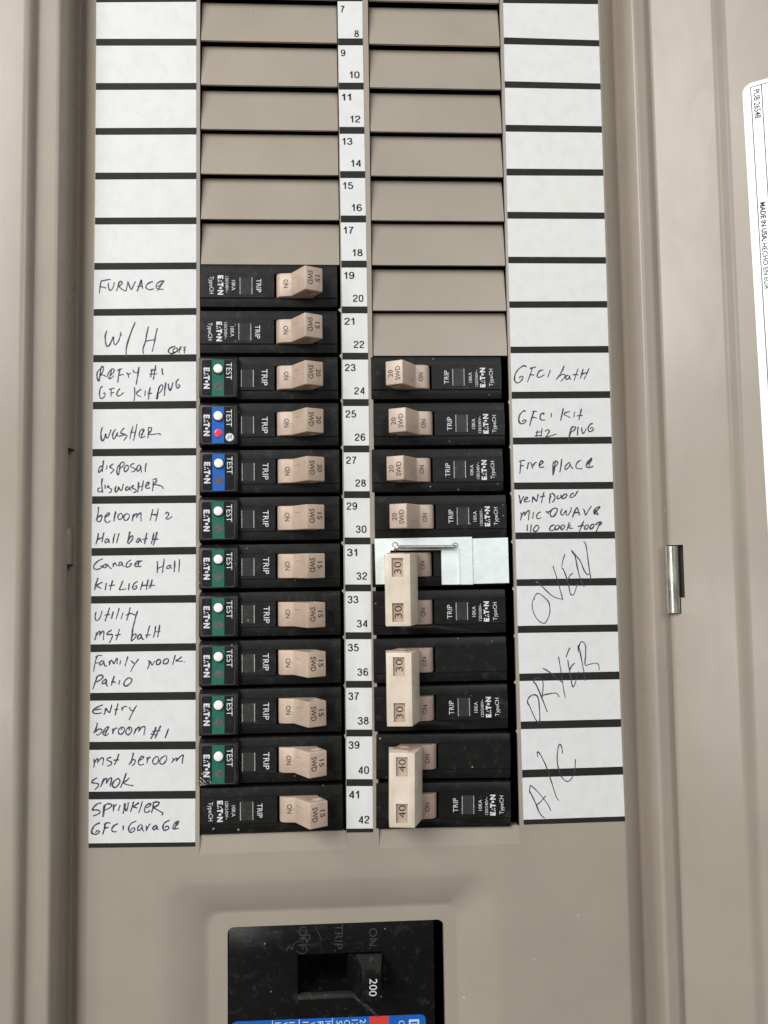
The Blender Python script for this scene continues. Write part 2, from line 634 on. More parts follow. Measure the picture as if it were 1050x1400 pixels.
M_WINDOW = plastic_mat('smoked_window', (0.036, 0.036, 0.036), 0.22, 0.35)
M_DARK = flat_mat('enclosure_steel_and_shade', (0.03, 0.03, 0.03), 0.7)  # dark inside of the box, also the painted shade behind the hinge
M_ZINC = metal_mat('zinc_plate', (0.88, 0.95, 0.93), 0.38, 0.10, 0.30)
M_WIRE = metal_mat('steel_wire', (0.52, 0.51, 0.48), 0.34, 0.04)
M_HINGE = metal_mat('nickel_hinge', (0.70, 0.68, 0.60), 0.30, 0.25)
M_LABEL = flat_mat('gloss_label', (0.86, 0.87, 0.86), 0.3)
M_WALL = flat_mat('wall_paint', (0.55, 0.53, 0.50), 0.8, 0, 0.05, 6)

# ---------------------------------------------------------------- the wall behind
wb = MB()
wb.box(-900, 1100, -1500, 900, -110, -92)
tag(wb.build('wall', M_WALL, None, world=True), None, None, None, 'structure')

# ---------------------------------------------------------------- the panel
PITCH = 19.05
Z0 = -0.17                      # top of the row numbered 7 / 8


def row_top(i):
    return Z0 - PITCH * i


panel = empty('breaker_panel', W(105, -520, -91))
tag(panel, 'taupe enamelled breaker panel cover with raised side trim, paper directories and louvred blanks', 'breaker panel')

LX0, LX1 = 42.45, 99.75         # left breaker column
RX0, RX1 = 112.55, 168.75       # right breaker column
COL_TOP, COL_BOT = row_top(-3), -330.6
ZT, ZB = 88.0, -505.0
CL, CR = 0.6, 211.2
GUT = -6.0                     # bottom of the gutter beside the raised cover
NOUT = 40

# recess round the main switch
RA = rrect(P(224, 1300)[0], P(681, 1300)[0], -475.0, P(470, 1199)[1], 9, 8)
hole_main = (min(p[0] for p in RA) - 4, max(p[0] for p in RA) + 4, -482.0, max(p[1] for p in RA) + 4)

cv = MB()
plate(cv, [CL, CR], [ZB, ZT, -200.0], [(LX0, LX1, COL_BOT, COL_TOP), (RX0, RX1, COL_BOT, COL_TOP), hole_main], 0.0, 1.3)
# rolled edges falling into the gutters beside the trim
for prof in (round_poly([(CL, 0.0), (-0.15, -0.02), (-8.0, GUT + .6), (-12, GUT)], [0, 0.7, .8, 0], 8),
             round_poly([(CR, 0.0), (211.7, -0.02), (219.4, GUT + .6), (224, GUT)], [0, 1.0, .8, 0], 8)):
    cv.zextrude(prof, ZB, ZT, closed=False)
# lower ledge of each column, sloping up to the face
for xa, xb in ((LX0, LX1), (RX0, RX1)):
    zt = -323.7
    cv.face([(xa, COL_BOT, 0), (xb, COL_BOT, 0), (xb - .5, zt, -1.1), (xa + .5, zt, -1.1)])
    cv.face([(xa, COL_BOT, 0), (xa + .5, zt, -1.1), (xa, zt, 0)])
    cv.face([(xb, COL_BOT, 0), (xb, zt, 0), (xb - .5, zt, -1.1)])
    cv.face([(xa + .5, zt, -1.1), (xb - .5, zt, -1.1), (xb - .5, zt, -4.5), (xa + .5, zt, -4.5)])
    # torn metal nibs left where blanks were twisted out
for xe, sgn, rows in ((RX1, -1, range(8, 16)), (LX1, -1, range(6, 16)), (LX0, 1, range(9, 16))):
    for i in rows:
        zz = row_top(i) + RND.uniform(-0.8, 0.6)
        wv = RND.uniform(0.5, 1.0)
        cv.face([(xe, zz + 0.9, -0.02), (xe + sgn * wv, zz + 0.15, -0.25), (xe + sgn * wv * .8, zz - 0.3, -0.25), (xe, zz - 1.1, -0.02)])
# the pressed recess: rectangle hole bridged to rounded rings
nn = len(RA)
hx0, hx1, hz0, hz1 = hole_main


def to_rect(p, c):
    dx, dz = p[0] - c[0], p[1] - c[1]
    s = min((((hx1 if dx > 0 else hx0) - c[0]) / dx) if abs(dx) > 1e-9 else 1e9, (((hz1 if dz > 0 else hz0) - c[1]) / dz) if abs(dz) > 1e-9 else 1e9)
    return (c[0] + dx * s, c[1] + dz * s)


xin0, xin1, zin1 = P(284, 1330, -4)[0], P(626, 1330, -4)[0], P(470, 1243, -4)[1]
mx0, mx1, mz1 = P(310.5, 1330, -4)[0], P(608, 1330, -4)[0], P(460, 1264, -4)[1]
DEP = 5.0
rings = []
cc = ((hx0 + hx1) / 2, (hz0 + hz1) / 2)
# corners of the rectangle must be hit: map each corner arc's middle sample to the corner itself
outer = []
per = nn // 4
crn = [(hx1, hz1), (hx0, hz1), (hx0, hz0), (hx1, hz0)]
for q in range(4):
    for k in range(per):
        x, z = RA[q * per + k]
        t = k / (per - 1)
        cxr, czr = crn[q]
        if abs(t - .5) < 1e-6: outer.append((cxr, czr))
        elif (t < .5) == (q in (0, 2)): outer.append((cxr, z))
        else: outer.append((x, czr))
rings.append([(x, z, 0.0) for x, z in outer])
rad = 9
NS = 9
for k in range(NS + 1):
    t = k / NS
    s = 0.55 * t + 0.45 * t * t if t > .12 else t * t / .12 * .604
    x0 = lerp(min(p[0] for p in RA), xin0, t); x1 = lerp(max(p[0] for p in RA), xin1, t)
    z1 = lerp(max(p[1] for p in RA), zin1, t); z0 = lerp(-475, -463, t)
    rings.append([(x, z, -DEP * s) for x, z in rrect(x0, x1, z0, z1, lerp(9, 5, t), 8)])
rings.append([(x, z, -DEP) for x, z in rrect(xin0 + .5, xin1 - .5, -462.5, zin1 - .5, 4.6, 8)])
rings.append([(x, z, -DEP) for x, z in rrect(mx0, mx1, -458, mz1, 2.6, 8)])
rings.append([(x, z, -DEP - 1.6) for x, z in rrect(mx0 + .15, mx1 - .15, -457.8, mz1 - .15, 2.5, 8)])
for a, b in zip(rings[:-1], rings[1:]):
    for i in range(nn):
        j = (i + 1) % nn
        cv.face([a[i], a[j], b[j], b[i]])
cover = cv.build('cover_plate', M_PAINT, panel, world=True, angle=28)

# box behind
bx = MB()
for a in ([(CL + 1, ZB), (CR - 1, ZB), (CR - 1, ZT), (CL + 1, ZT)],):
    bx.face([(x, z, -88) for x, z in a])
    for i in range(4):
        p, q = a[i], a[(i + 1) % 4]
        bx.face([(*p, -1.4), (*q, -1.4), (*q, -88), (*p, -88)])
bx.build('enclosure_box', M_DARK, panel, world=True, shade=False)

# trim at both sides, rolled in one sheet
left_prof = round_poly([(-62, 0), (-62, 15.5), (-20.6, 15.5), (-19.0, 11.3), (-10.4, 11.0), (-9.3, 7.0), (-9.0, 1.5), (-8.8, -3.0), (-8.8, GUT - .5)],
                       [0, 2.5, 2.6, 0.8, 1.5, 2.0, 0, 0, 0], 7)
wall_i = len(left_prof) - 3     # the last upright strips of the profile
right_prof = round_poly([(220.1, GUT - .5), (220.1, -3.0), (220.3, 6.5), (221.5, 11.0), (234.0, 8.6), (238.5, 16), (285, 16), (285, 0)],
                        [0, 0, 2.4, 1.7, 1.6, 3.2, 2.5, 0], 7)
tr = MB()
zc = [P(99, y, 3)[1] for y in (611, 722, 772, 840)]
cuts = [ZT, zc[0], zc[1], zc[2], zc[3], ZB]
for k in range(5):
    skip = (wall_i, wall_i + 1) if k in (1, 3) else ()
    tr.zextrude(left_prof, cuts[k + 1], cuts[k], closed=False, skip=skip)
tr.zextrude(right_prof, ZB, ZT, closed=False)
# backing skin added behind the latch slots to stop light leaking through
tr.face([(-11.6, ZB, 10.8), (-11.6, ZT, 10.8), (-11.6, ZT, GUT - .5), (-11.6, ZB, GUT - .5)])
tr.face([(-11.6, ZB, GUT - .4), (-11.6, ZT, GUT - .4), (-8.9, ZT, GUT - .4), (-8.9, ZB, GUT - .4)])
for za, zb in ((ZT, ZT + 60), (ZB - 60, ZB)):
    tr.box(-62, 285, za, zb, 0, 16)
tr.build('trim_frame', M_PAINT, panel, world=True, angle=40)
# latch tab standing beside the slot
tb = MB()
tb.prism([(-10.2, zc[2]), (-8.1, zc[2] + .2), (-8.1, zc[1] - .8), (-8.6, zc[1]), (-10.2, zc[1])], -3.0, 1.6)
tb.build('latch_tab', M_PAINT, panel, world=True, bevel=0.25)

# blank louvres
def blank(xa, xb, i):
    zt, zb = row_top(i) - 0.5 + RND.uniform(-.15, .15), row_top(i + 1) + RND.uniform(-.05, .05)
    dep = RND.uniform(-.5, .3)
    b = MB()
    g = 0.42
    n = 5
    L = []
    for k in range(n + 1):
        t = k / n
        h = -3.1 + dep + (2.95 - dep) * (t ** RND.uniform(.72, .86)) if t < 1 else -0.12
        L.append((lerp(zt, zb, t), h))
    prof = L + [(z, h - 1.0) for z, h in reversed(L)]
    b.xextrude(prof, xa + g, xb - g)
    b.build('filler_plate', M_PAINT, panel, world=True, angle=40)


for i in range(-3, 5): blank(LX0, LX1, i)
for i in range(-3, 7): blank(RX0, RX1, i)
# first breaker row on each side starts where the blanks end

# ---------------------------------------------------------------- directories
def label_strip(name, rows, xl, xr, lab, top_gap=None):
    """rows: printed bars (yl_top, yl_bot, yr_top, yr_bot) in reading order"""
    b = MB()
    def xe(line, y):
        for (xa, ya), (xb, yb) in zip(line[:-1], line[1:]):
            if y <= yb or (xb, yb) == line[-1]:
                return lerp(xa, xb, (y - ya) / (yb - ya))
    H = 0.14
    seq = []
    for r in rows:
        seq.append((r[0], r[2], 1)); seq.append((r[1], r[3], 0))
    edge = []
    for k in range(len(seq) - 1):
        (ya, yra, kind), (yb, yrb, _) = seq[k], seq[k + 1]
        q = []
        for y, ln in ((ya, xl), (yra, xr), (yrb, xr), (yb, xl)):
            q.append((*P(xe(ln, y), y, H), H))
        b.face(q, kind)
        edge.append(q)
    for q in edge:
        b.face([q[0], q[3], (q[3][0], q[3][1], .01), (q[0][0], q[0][1], .01)], 0)
        b.face([q[1], (q[1][0], q[1][1], .01), (q[2][0], q[2][1], .01), q[2]], 0)
    o = b.build(name, [M_PAPER, M_BAR], panel, world=True, shade=False)
    if lab: o['label'] = lab
    return o


LB = [(-126, -117, -126, -117), (-66, -57, -66, -57), (-6, 3.3, -6, 2.5), (53, 62.5, 53, 62.5), (113.5, 123, 113.3, 122.6), (175, 184.5, 174.5, 184), (236, 245.5, 235.8, 245), (297.5, 307, 297, 306.5),
      (359.5, 369, 358.7, 368.2), (422.6, 432, 421, 430.6), (485.4, 495.4, 484.3, 494.4), (549.4, 559.7, 548, 558.5), (613.9, 624, 612.5, 622.7), (678.5, 689, 677, 687.7),
      (749.4, 760.1, 747.5, 758), (815, 825.3, 813.3, 824), (881, 891.7, 879.3, 889.6), (947.4, 958.1, 945.7, 956.9), (1014.3, 1025.4, 1013.4, 1024.4), (1082.4, 1093.1, 1081, 1091.9), (1153, 1159.2, 1151.4, 1157.4)]
LXL = [(132, -130), (131.5, 50), (130, 300), (128.1, 427), (127, 555), (126, 684), (124.5, 820), (123.2, 952), (121.3, 1088), (121, 1160)]
LXR = [(268.5, -130), (268.5, 50), (268.3, 500), (268, 700), (267.5, 950), (267, 1160)]
RB = [(-128, -119, -125, -116), (-68, -59, -65, -56), (-6, 4.2, -2.5, 5.8), (51, 60.5, 55, 63.5), (111, 120, 114, 122.5), (170.5, 180, 172.5, 181.5), (230.5, 240, 231.5, 240.5), (289.5, 299, 290.5, 299.5), (351, 360, 351.5, 360.5), (412, 421, 411.6, 420.6),
      (474, 483, 472.9, 482.3), (535.6, 545.3, 534.7, 544.2), (598.2, 607.9, 597, 606.6), (659.7, 669.4, 658.7, 668.5), (728, 737.3, 726.4, 736.4), (792, 801.4, 790, 800.4), (855.7, 865.5, 853.6, 863.7),
      (921, 931.2, 918, 928.8), (986.5, 997, 983, 993.9), (1052.5, 1063.3, 1048, 1059), (1120.7, 1127.5, 1116, 1122.8)]
RXL = [(684, -130), (688, 5), (695, 360), (698, 478), (704.6, 730), (708, 860), (712, 990), (716, 1130)]
RXR = [(813, -130), (817.5, 5), (828.5, 360), (832, 478), (840.6, 730), (844.6, 858), (849, 988), (854.8, 1130)]
CB = [-122, -62.5, -3, 57.25, 117.75, 178.25, 238.7, 299.4, 361.1, 423.7, 487.0, 550.4, 613.8, 676.3, 739.6, 803.8, 869.2, 935.6, 1002.2, 1070]
CBR = [(c - 4.8, c + 4.8, c - 4.8, c + 4.8) for c in CB] + [(1132.9, 1138.2, 1132.6, 1137.9)]
CXL = [(460, -130), (462.3, 57), (466, 300), (469, 550), (472, 800), (473.5, 1000), (474, 1140)]
CXR = [(494, -130), (496, 57), (500, 290), (502.8, 460), (507, 800), (509, 1000), (510, 1140)]
dirL = label_strip('directory_label', LB, LXL, LXR, 'left paper directory with handwriting on its lower twelve rows')
dirR = label_strip('directory_label', RB, RXL, RXR, 'right paper directory with handwriting and three large words at the bottom')
strip = label_strip('number_strip', CBR, CXL, CXR, None)

num = MB()


def xat(line, y):
    for (xa, ya), (xb, yb) in zip(line[:-1], line[1:]):
        if y <= yb or (xb, yb) == line[-1]:
            return lerp(xa, xb, (y - ya) / (yb - ya))


for k in range(2, 20):
    ya = CBR[k][1]
    yb = CBR[k + 1][0]
    n1 = 7 + 2 * (k - 2)
    yo, ye = ya + 0.20 * (yb - ya), yb - 0.21 * (yb - ya)
    if k == 2: yo, ye = 12.5, 46
    sc = (yb - ya) / 51.0
    for nv, yy, side in ((n1, yo, 0), (n1 + 1, ye, 1)):
        wpx = (6.2 if nv < 10 else 14.0) * (0.94 + 0.06 * sc)
        if side == 0: xc = xat(CXL, yy) + 3.4 + wpx / 2
        else: xc = xat(CXR, yy) - 5.2 - wpx / 2
        x, z = P(xc, yy, .16)
        num.digits(str(nv), x, z, 0.16, 2.95, wpx * 0.302)
num.build('printed_numbers', M_PRINT, strip, world=True, shade=False, weld=False)

STROKES = """@L FURNACE 120 370 7.5
140,105 128,150 118,235|132,108 180,98 235,88|128,165 160,170 190,180|212,125 212,165 225,200 245,195 262,165 272,118|322,112 310,165 292,212|318,115 345,112 352,130 330,155 318,160 350,190 392,212|392,212 412,115|408,108 425,150 445,195 470,150 488,110|505,212 530,150 550,95 555,140 562,185|508,165 540,158 565,165|668,112 635,122 602,150 600,180 635,195 680,185|715,165 745,145 780,105 735,115 705,145 705,180 735,190 775,190|780,108 745,160 715,208
@L W/H 130 430 7.5
122,165 105,215 108,290 125,330 155,300 188,230 190,280 210,310 245,260 262,200|258,178 272,215|412,78 370,180 325,320 318,412 322,440|548,122 530,200 515,280 492,350 495,402|638,138 620,220 605,300 585,382|522,275 560,265 620,258|825,325 775,340 752,370 765,395 800,398 845,370 840,345 810,350 800,385 825,390|885,325 868,350 860,395|858,360 885,355|935,330 900,340|918,335 915,400|905,365 930,362
@L REFRY 120 494 7.5
130,75 100,110 95,160 115,205 125,150 135,75 150,50 160,70 150,115 125,140 160,140 192,160|225,150 262,115 270,80 240,85 212,120 205,160 230,180 268,145|245,75 235,130 225,175|330,80 315,150 308,218|300,95 330,82 355,75|318,145 345,138 370,135|394,122 410,126 416,145 418,168|416,142 428,126 442,122|462,85 475,110 500,118 518,100|525,55 515,130 505,190 495,240|660,75 645,165|698,38 685,110 672,188|640,95 705,85|630,132 710,128|762,70 765,130|760,75 768,128 778,132|155,255 130,275 120,330 125,370 145,382 170,360 178,325 155,330|240,285 238,362|218,290 250,278 275,275|235,328 255,322 272,318|330,280 305,310 298,345 315,355 345,340 368,318|478,262 482,330 475,405|548,285 520,305 500,325 515,350 548,362|590,300 585,355|640,265 628,330 622,390|612,330 640,330 660,325|735,265 715,330 705,380 715,375 718,335 730,270 755,240 770,260 755,300 725,330|800,215 790,290 785,355|825,228 830,270 845,298 862,260 872,215|935,180 910,205 905,250 920,275 940,260 940,240 918,245
@L WASHER 120 570 7.5
152,105 135,160 140,230 155,245 175,210 185,175 188,210 205,215 225,170 238,130|285,125 260,165 255,205 270,225 295,185 305,160 300,185 318,200|375,112 348,140 340,165 365,175 395,185 400,200 385,220 368,245|318,200 360,188 390,185|465,95 445,160 432,225|505,72 490,150 468,245|440,162 480,155|545,185 570,155 575,125 550,130 530,160 530,200 555,215 590,195|572,120 550,215|622,110 622,165 615,220|618,112 650,110 650,140 628,165 620,178 660,180 735,172 742,188
@L DISPOSAL 120 620 7.5
150,130 122,140 110,190 125,190 150,150|162,70 155,130 148,190|198,122 192,165|262,105 225,135 245,150 268,165 250,190 230,205|318,115 300,160 300,200 312,218 325,180 332,110 350,92 370,90 372,115 350,140 330,150|395,120 375,150 375,180 395,182 415,155 412,125 395,120|478,100 445,115 440,135 470,150 490,165 470,185 445,190|535,118 510,130 502,165 515,180 535,160 545,125 545,160 552,195|600,98 590,150 592,192|130,352 105,360 105,385 130,395 150,375|150,255 142,310 150,390 152,405|175,320 180,365|222,330 200,340 225,355 245,370 235,395 215,405|295,330 280,365 285,395 305,380 318,345 325,365 345,380 358,345 365,310|415,335 390,355 392,375 415,370 430,345 430,365 445,378|475,325 448,345 470,360 495,375 490,395 465,400|522,290 518,350 512,400|570,275 562,330 552,385|518,345 560,338|600,335 625,315 622,295 605,305 592,335 605,358 640,350|672,280 670,330 662,388|665,270 695,258 705,275 690,305 672,318 710,322 755,335 778,362
@L BEROOM2 120 690 7.5
110,20 105,90 85,165|92,165 95,140 130,110 145,115 140,150 120,175 95,168|180,130 215,105 220,85 200,90 178,125 178,165 200,185 235,165|285,65 275,120 268,172|278,90 298,85|335,90 312,110 312,145 335,150 358,125 350,95 335,90|400,90 372,115 372,150 395,162 422,135 425,105 400,90|470,95 462,135 455,170|462,135 485,100 505,95 500,135|502,125 525,95 545,85 545,130 548,170|668,45 655,100 638,165|722,40 712,100 695,170|645,105 715,95|648,92 700,112|790,95 815,78 828,90 820,120 800,140 825,148 868,120|108,290 102,340 82,408|165,285 155,330 145,385|92,358 130,345 160,338|205,345 180,365 178,390 200,385 215,355|215,350 215,375 228,388|280,295 265,345 258,398|322,292 308,340 295,395|432,275 420,330 405,395|408,385 430,335 455,320 462,345 440,380 412,402|530,340 505,360 498,380 515,385 540,350 542,370 555,388|605,290 592,350 580,405|560,358 590,350 615,345|678,285 668,340 650,402|710,278 695,340 670,418|655,358 690,352 725,355
@L GARAGE 120 758 7.5
155,45 110,65 65,110 65,145 95,155 135,140 155,115 125,125|195,98 165,110 160,132 180,135 205,105 215,125 245,148|260,90 262,130|262,110 280,85 285,100 305,120|350,75 325,85 318,110 335,115 355,85 355,110 378,128|440,55 405,85 392,115 405,130 435,118 450,95 425,100|490,105 520,85 530,70 505,72 485,95 485,120 510,125 550,122|562,65 530,75 515,120|712,70 715,130 712,190|785,42 775,110 765,190|712,150 745,130 780,125|850,108 818,120 812,140 830,145 850,115|850,110 850,135 862,145|892,62 890,120 885,182|940,50 938,120 932,185|105,240 85,300 70,365|150,285 120,300 90,320 110,335 140,350|190,292 178,368|255,265 240,320 228,370|215,320 245,318 278,312|362,268 340,320 325,360 355,360 395,352|425,295 418,365|512,275 475,300 460,335 475,358 500,345 502,322 480,330|565,275 552,320 540,365|620,255 608,310 600,362|548,320 610,315|660,258 648,310 635,350|620,322 690,315
@L UTILITY 120 824 7.5
85,95 75,140 85,180 110,175 135,130 145,80|225,48 205,110 175,192|172,128 230,120|262,90 242,165|322,55 308,110 288,172|362,100 340,170|435,48 420,110 398,182|390,130 430,112 465,112|445,108 475,125 490,120|512,82 492,140 478,200 462,260|90,305 82,350 70,385|82,345 110,300 125,298 120,340|120,335 150,295 165,300 162,345 160,385|245,280 205,305 200,325 240,325 255,335 240,375 222,412|325,270 308,330 290,385|278,335 338,325|462,255 455,320 445,398|445,385 455,340 485,320 495,335 480,365 450,392|545,320 515,340 512,372 535,365 550,330|548,325 552,360 575,380|635,232 618,300 600,365|590,335 645,328|695,240 688,300 672,358|738,225 728,290 715,355|682,300 745,295
@L FAMILY 120 890 7.5
95,55 75,120 60,212|78,65 110,48 148,45|78,125 110,120|155,95 125,120 125,145 150,135 165,100|162,98 175,150 200,155|220,100 222,150|222,145 240,95 258,115 270,130 290,85 302,75 300,135|338,95 328,140|412,55 398,100 380,158|440,98 465,120 480,125|522,80 490,125 462,165 440,212|628,95 630,140 612,185|615,95 645,115 660,145 685,100|730,82 705,105 705,135 728,138 748,110 740,88 725,95|800,80 775,105 778,130 805,130 828,105 820,82 800,80|898,40 885,85 870,142|965,58 930,85 905,100 940,105 975,105|990,112 994,118|95,265 80,310 50,395|85,275 115,250 150,252 155,270 125,300 85,318|190,285 155,310 150,335 175,330 195,295|192,295 190,345 208,362|272,255 258,300 240,355|238,318 275,318 285,330|328,298 318,345|415,275 378,310 372,350 400,358 440,325 452,290 415,272
@L ENTRY 120 956 7.5
155,58 110,75 60,105 55,135 85,148 142,140|62,112 100,105 140,100|185,90 178,130 165,160|185,88 205,120 222,135 240,90 245,55|310,42 298,90 280,165|270,110 290,105 315,102|348,82 352,120|352,105 370,78 402,75|425,82 440,110 458,118|502,62 470,115 445,165 422,215|95,245 88,290 60,350|100,242 82,330|75,340 105,310 140,308 142,335 110,365 85,362|160,345 200,310 215,285 190,290 165,320 155,355 185,372 215,350|215,285 190,330 175,378|255,300 258,358|258,330 280,300 305,295|345,285 315,315 318,350 345,358 375,325 370,290 345,285|350,290 345,320|420,285 392,320 395,355 420,362 450,325 445,290 420,285|425,290 425,320|490,300 485,330 468,360|485,325 515,290 530,290 520,335|522,325 555,285 588,285 580,330 575,370|700,285 680,340 645,408|748,270 720,330 690,400|660,330 745,320|645,355 715,365|828,300 812,345 792,398
@L MST 120 1024 7.5
62,100 68,140 60,190|66,145 95,100 105,110 98,145|100,140 135,95 160,95 158,130 152,165|242,85 205,95 200,115 235,130 245,150 225,170 198,172|318,50 300,110 270,165|262,115 322,112|465,35 458,90 422,165|468,50 440,150|432,150 455,115 482,110 485,135 470,160 450,175|530,115 565,95 570,75 545,80 525,115 520,150 540,165 578,155|602,85 612,110 605,150|612,110 630,85 645,90|705,75 672,105 668,145 700,155 725,120 720,85 705,75|785,70 745,105 740,145 770,155 805,115 808,75 785,70|868,95 880,110 855,145|878,120 905,95 912,105 905,128|905,125 950,75 978,65 972,110 968,152|95,295 55,320 40,345 75,350 108,360 105,385 70,418|165,300 150,345 130,390|148,350 175,310 195,305 190,355|190,350 220,305 245,300 235,350 228,385|310,300 265,335 252,375 280,395 315,365 330,325 310,300|395,245 372,310 335,398|428,295 395,325 365,345 400,365 470,378
@L SPRINKLER 120 1090 7.5
138,58 95,70 55,110 52,130 95,130 125,145 110,170 55,192|168,75 160,130 152,205|160,200 175,90 205,68 238,72 240,95 205,120 170,132|262,70 265,110 260,145|265,110 285,80 300,72|332,80 312,140|385,60 375,110 360,170|372,65 380,110 395,140 410,100 415,50|470,45 455,100 438,152|525,55 490,80 465,100 490,105 510,112|560,40 545,95 522,162|600,110 640,85 645,65 615,72 590,100 582,140 600,158 640,135|672,60 668,110 652,160|665,58 700,48 728,52 725,75 695,95 672,105 705,125 750,150 770,165 758,185|125,262 75,285 45,330 42,365 70,380 105,372 118,350 95,342 80,365|178,275 170,325 152,382|165,280 200,262 232,265|168,320 195,312 215,312|310,270 265,295 245,335 265,355 295,350|365,290 362,340|498,245 450,265 420,310 425,350 450,360 478,340 478,315 450,320 440,345|548,275 518,300 512,335 535,335 555,300 555,280|555,285 560,330 578,350|598,290 602,345|640,270 620,300 598,345|705,285 675,305 665,325 690,330 710,295|710,290 710,320 728,330|840,235 790,260 770,300 780,335 810,335 832,312 815,295 790,312|895,300 922,275 930,250 905,255 882,285 872,320 895,325 932,318|918,255 890,320
@R BATH 695 490 7.5
175,90 180,78 150,78 100,115 68,170 65,225 90,252 125,235 148,205 145,185 118,190 120,210|245,100 225,165 195,245|220,105 250,95 285,88|218,165 245,168 268,172|358,120 325,125 300,160 298,190 330,190 372,165|432,118 405,190|572,75 550,130 492,220|510,195 550,165 582,170 575,195 535,238|615,170 590,185 590,212 612,210 632,175|630,175 630,205 645,220|715,105 700,150 672,230|660,170 695,165 720,172|768,110 752,160 738,205|828,100 805,155 775,215|748,165 785,150 812,148
@R KIT 695 550 7.5
180,90 150,92 115,135 108,190 130,220 165,210 182,190 160,180 145,200|262,95 240,160 218,245|245,98 270,92 295,95|240,155 265,155 292,165|370,110 340,115 325,155 340,182 380,180|350,115 365,118 360,130|440,110 440,155|565,62 550,125 535,190|630,95 590,105 570,122 600,140 635,158|680,95 672,155|750,65 738,120 722,185|705,140 735,135 762,135|300,285 285,355|345,265 335,355|280,310 350,300|270,345 345,340|375,300 400,282 420,290 410,320 385,355 430,345 495,325|655,255 635,300 625,355 620,390|632,310 650,258 680,252 690,265 670,290 645,305 635,330|715,250 708,340|752,255 755,295 765,320 785,300 800,265|865,215 835,230 818,265 825,295 850,298 872,275 855,258 838,275
@R FIRE 695 610 7.5
130,155 125,210 118,282|110,158 140,148 172,145|122,205 150,200 158,203|208,165 192,238|228,165 240,200 250,232|245,215 265,180 290,162|320,195 350,175 355,155 335,155 318,185 320,212 340,218 368,210|465,155 455,210 458,302|460,290 475,230 480,155 500,160 505,180 485,205 465,225|462,200 470,260|548,130 540,200 528,268|635,165 600,185 580,220 590,238 620,215 635,180|635,185 645,215 665,230|748,140 710,165 692,205 710,230 760,230|805,190 845,155 855,125 835,140 808,170 798,205 825,220 872,205|840,145 825,215
@R VENT 700 668 7.5
70,65 80,105 88,150 100,115 122,75|130,120 155,105 160,90 140,92 125,120 135,138 165,132 190,125|215,80 210,115 208,148|215,80 235,110 250,130 260,100 270,55|328,35 315,85 300,148|290,85 340,75|395,50 388,100 385,152|380,100 405,80|405,45 430,60 440,95 425,130 412,140|475,70 460,85 465,102 490,98 505,75 495,65|545,55 515,80 518,102 545,95 565,65 545,55|635,45 605,60 595,85 615,92 645,65|680,20 655,55 650,80|90,245 98,280 85,328|98,280 120,245 130,250 125,280|128,275 155,235 178,230 172,275 168,325|222,240 210,308|295,238 265,255 250,290 265,308 300,298|345,240 365,240 372,265|368,245 388,228|420,205 395,235 395,275 420,288 450,255 465,210 440,200 420,210|515,205 500,240 505,268 525,265 555,225 555,260 575,272 605,220 605,190|620,295 640,240 665,195 680,230 692,275|632,250 670,245 695,250|732,205 745,240 755,272 780,230 815,178|840,265 870,225 902,188 860,200 838,240 850,255 885,270|835,225 860,225 885,265|158,370 155,435|198,370 190,445|245,380 220,415 228,438 255,432 275,400 262,375 245,380|435,370 400,385 385,415 400,432 435,420|455,375 440,400 450,422 475,410 485,385 465,375|520,370 500,395 505,418 530,408 540,380 520,370|590,345 575,385 560,430|605,375 580,390 575,400 600,405 625,408|735,330 715,380 692,440|675,390 710,380 745,380|770,370 745,395 750,418 775,405 785,380 770,370|820,365 800,395 808,415 835,395 840,370 820,365|905,340 885,390 862,445|855,375 880,350 912,345 915,360 890,380
@R OVEN 715 730 9.545
155,855 145,840 175,785 215,780 280,830 335,890 352,980 340,1070 290,1160 245,1158 185,1110 140,1030 120,940 130,870 152,845|148,625 195,635 270,705 370,800 450,840 520,850|520,862 480,710 440,570 390,415|550,262 525,330 505,430|505,440 530,470 570,575 600,690 615,770 640,800 670,775 700,680 715,620|595,580 615,540 652,510|638,210 640,235 680,290 710,440 750,590 800,690|640,225 690,280 750,360 800,480 840,530 862,520|790,100 820,140 845,300 862,440 885,580 890,620
@R DRYER 710 865 8.75
110,865 98,820 120,770 180,742 225,780 240,900 245,1040 235,1080 190,1030 150,940 110,850|335,950 270,780 200,620 170,590 185,555 225,540 270,560 285,620 275,770|275,750 340,735 420,722 460,735 475,770|280,425 350,465 440,535 520,600|468,285 485,380 510,540 530,680 550,775|605,180 580,235 558,295|580,320 590,400 610,500 630,620 645,650 670,600 690,520 708,465|600,450 625,400 665,362|705,235 705,150 735,270 765,430 790,575|710,180 730,120 760,110 790,150 795,240 788,385 850,375 920,365 950,390 955,450
@R A/C 715 1005 10.5
100,840 95,790 105,730 125,735 200,800 300,920 360,1000 402,1090|90,790 140,890 190,1000 230,1100 270,1160 312,1192|200,1000 255,955 330,870|210,315 205,260 215,240 250,280 320,420 380,580 430,740 475,880 515,940|568,265 560,190 535,132 510,160 492,280 495,400 520,520 560,610 610,655 650,665 700,620 735,550 750,440 752,345"""
lines = [l for l in STROKES.strip().split('\n')]
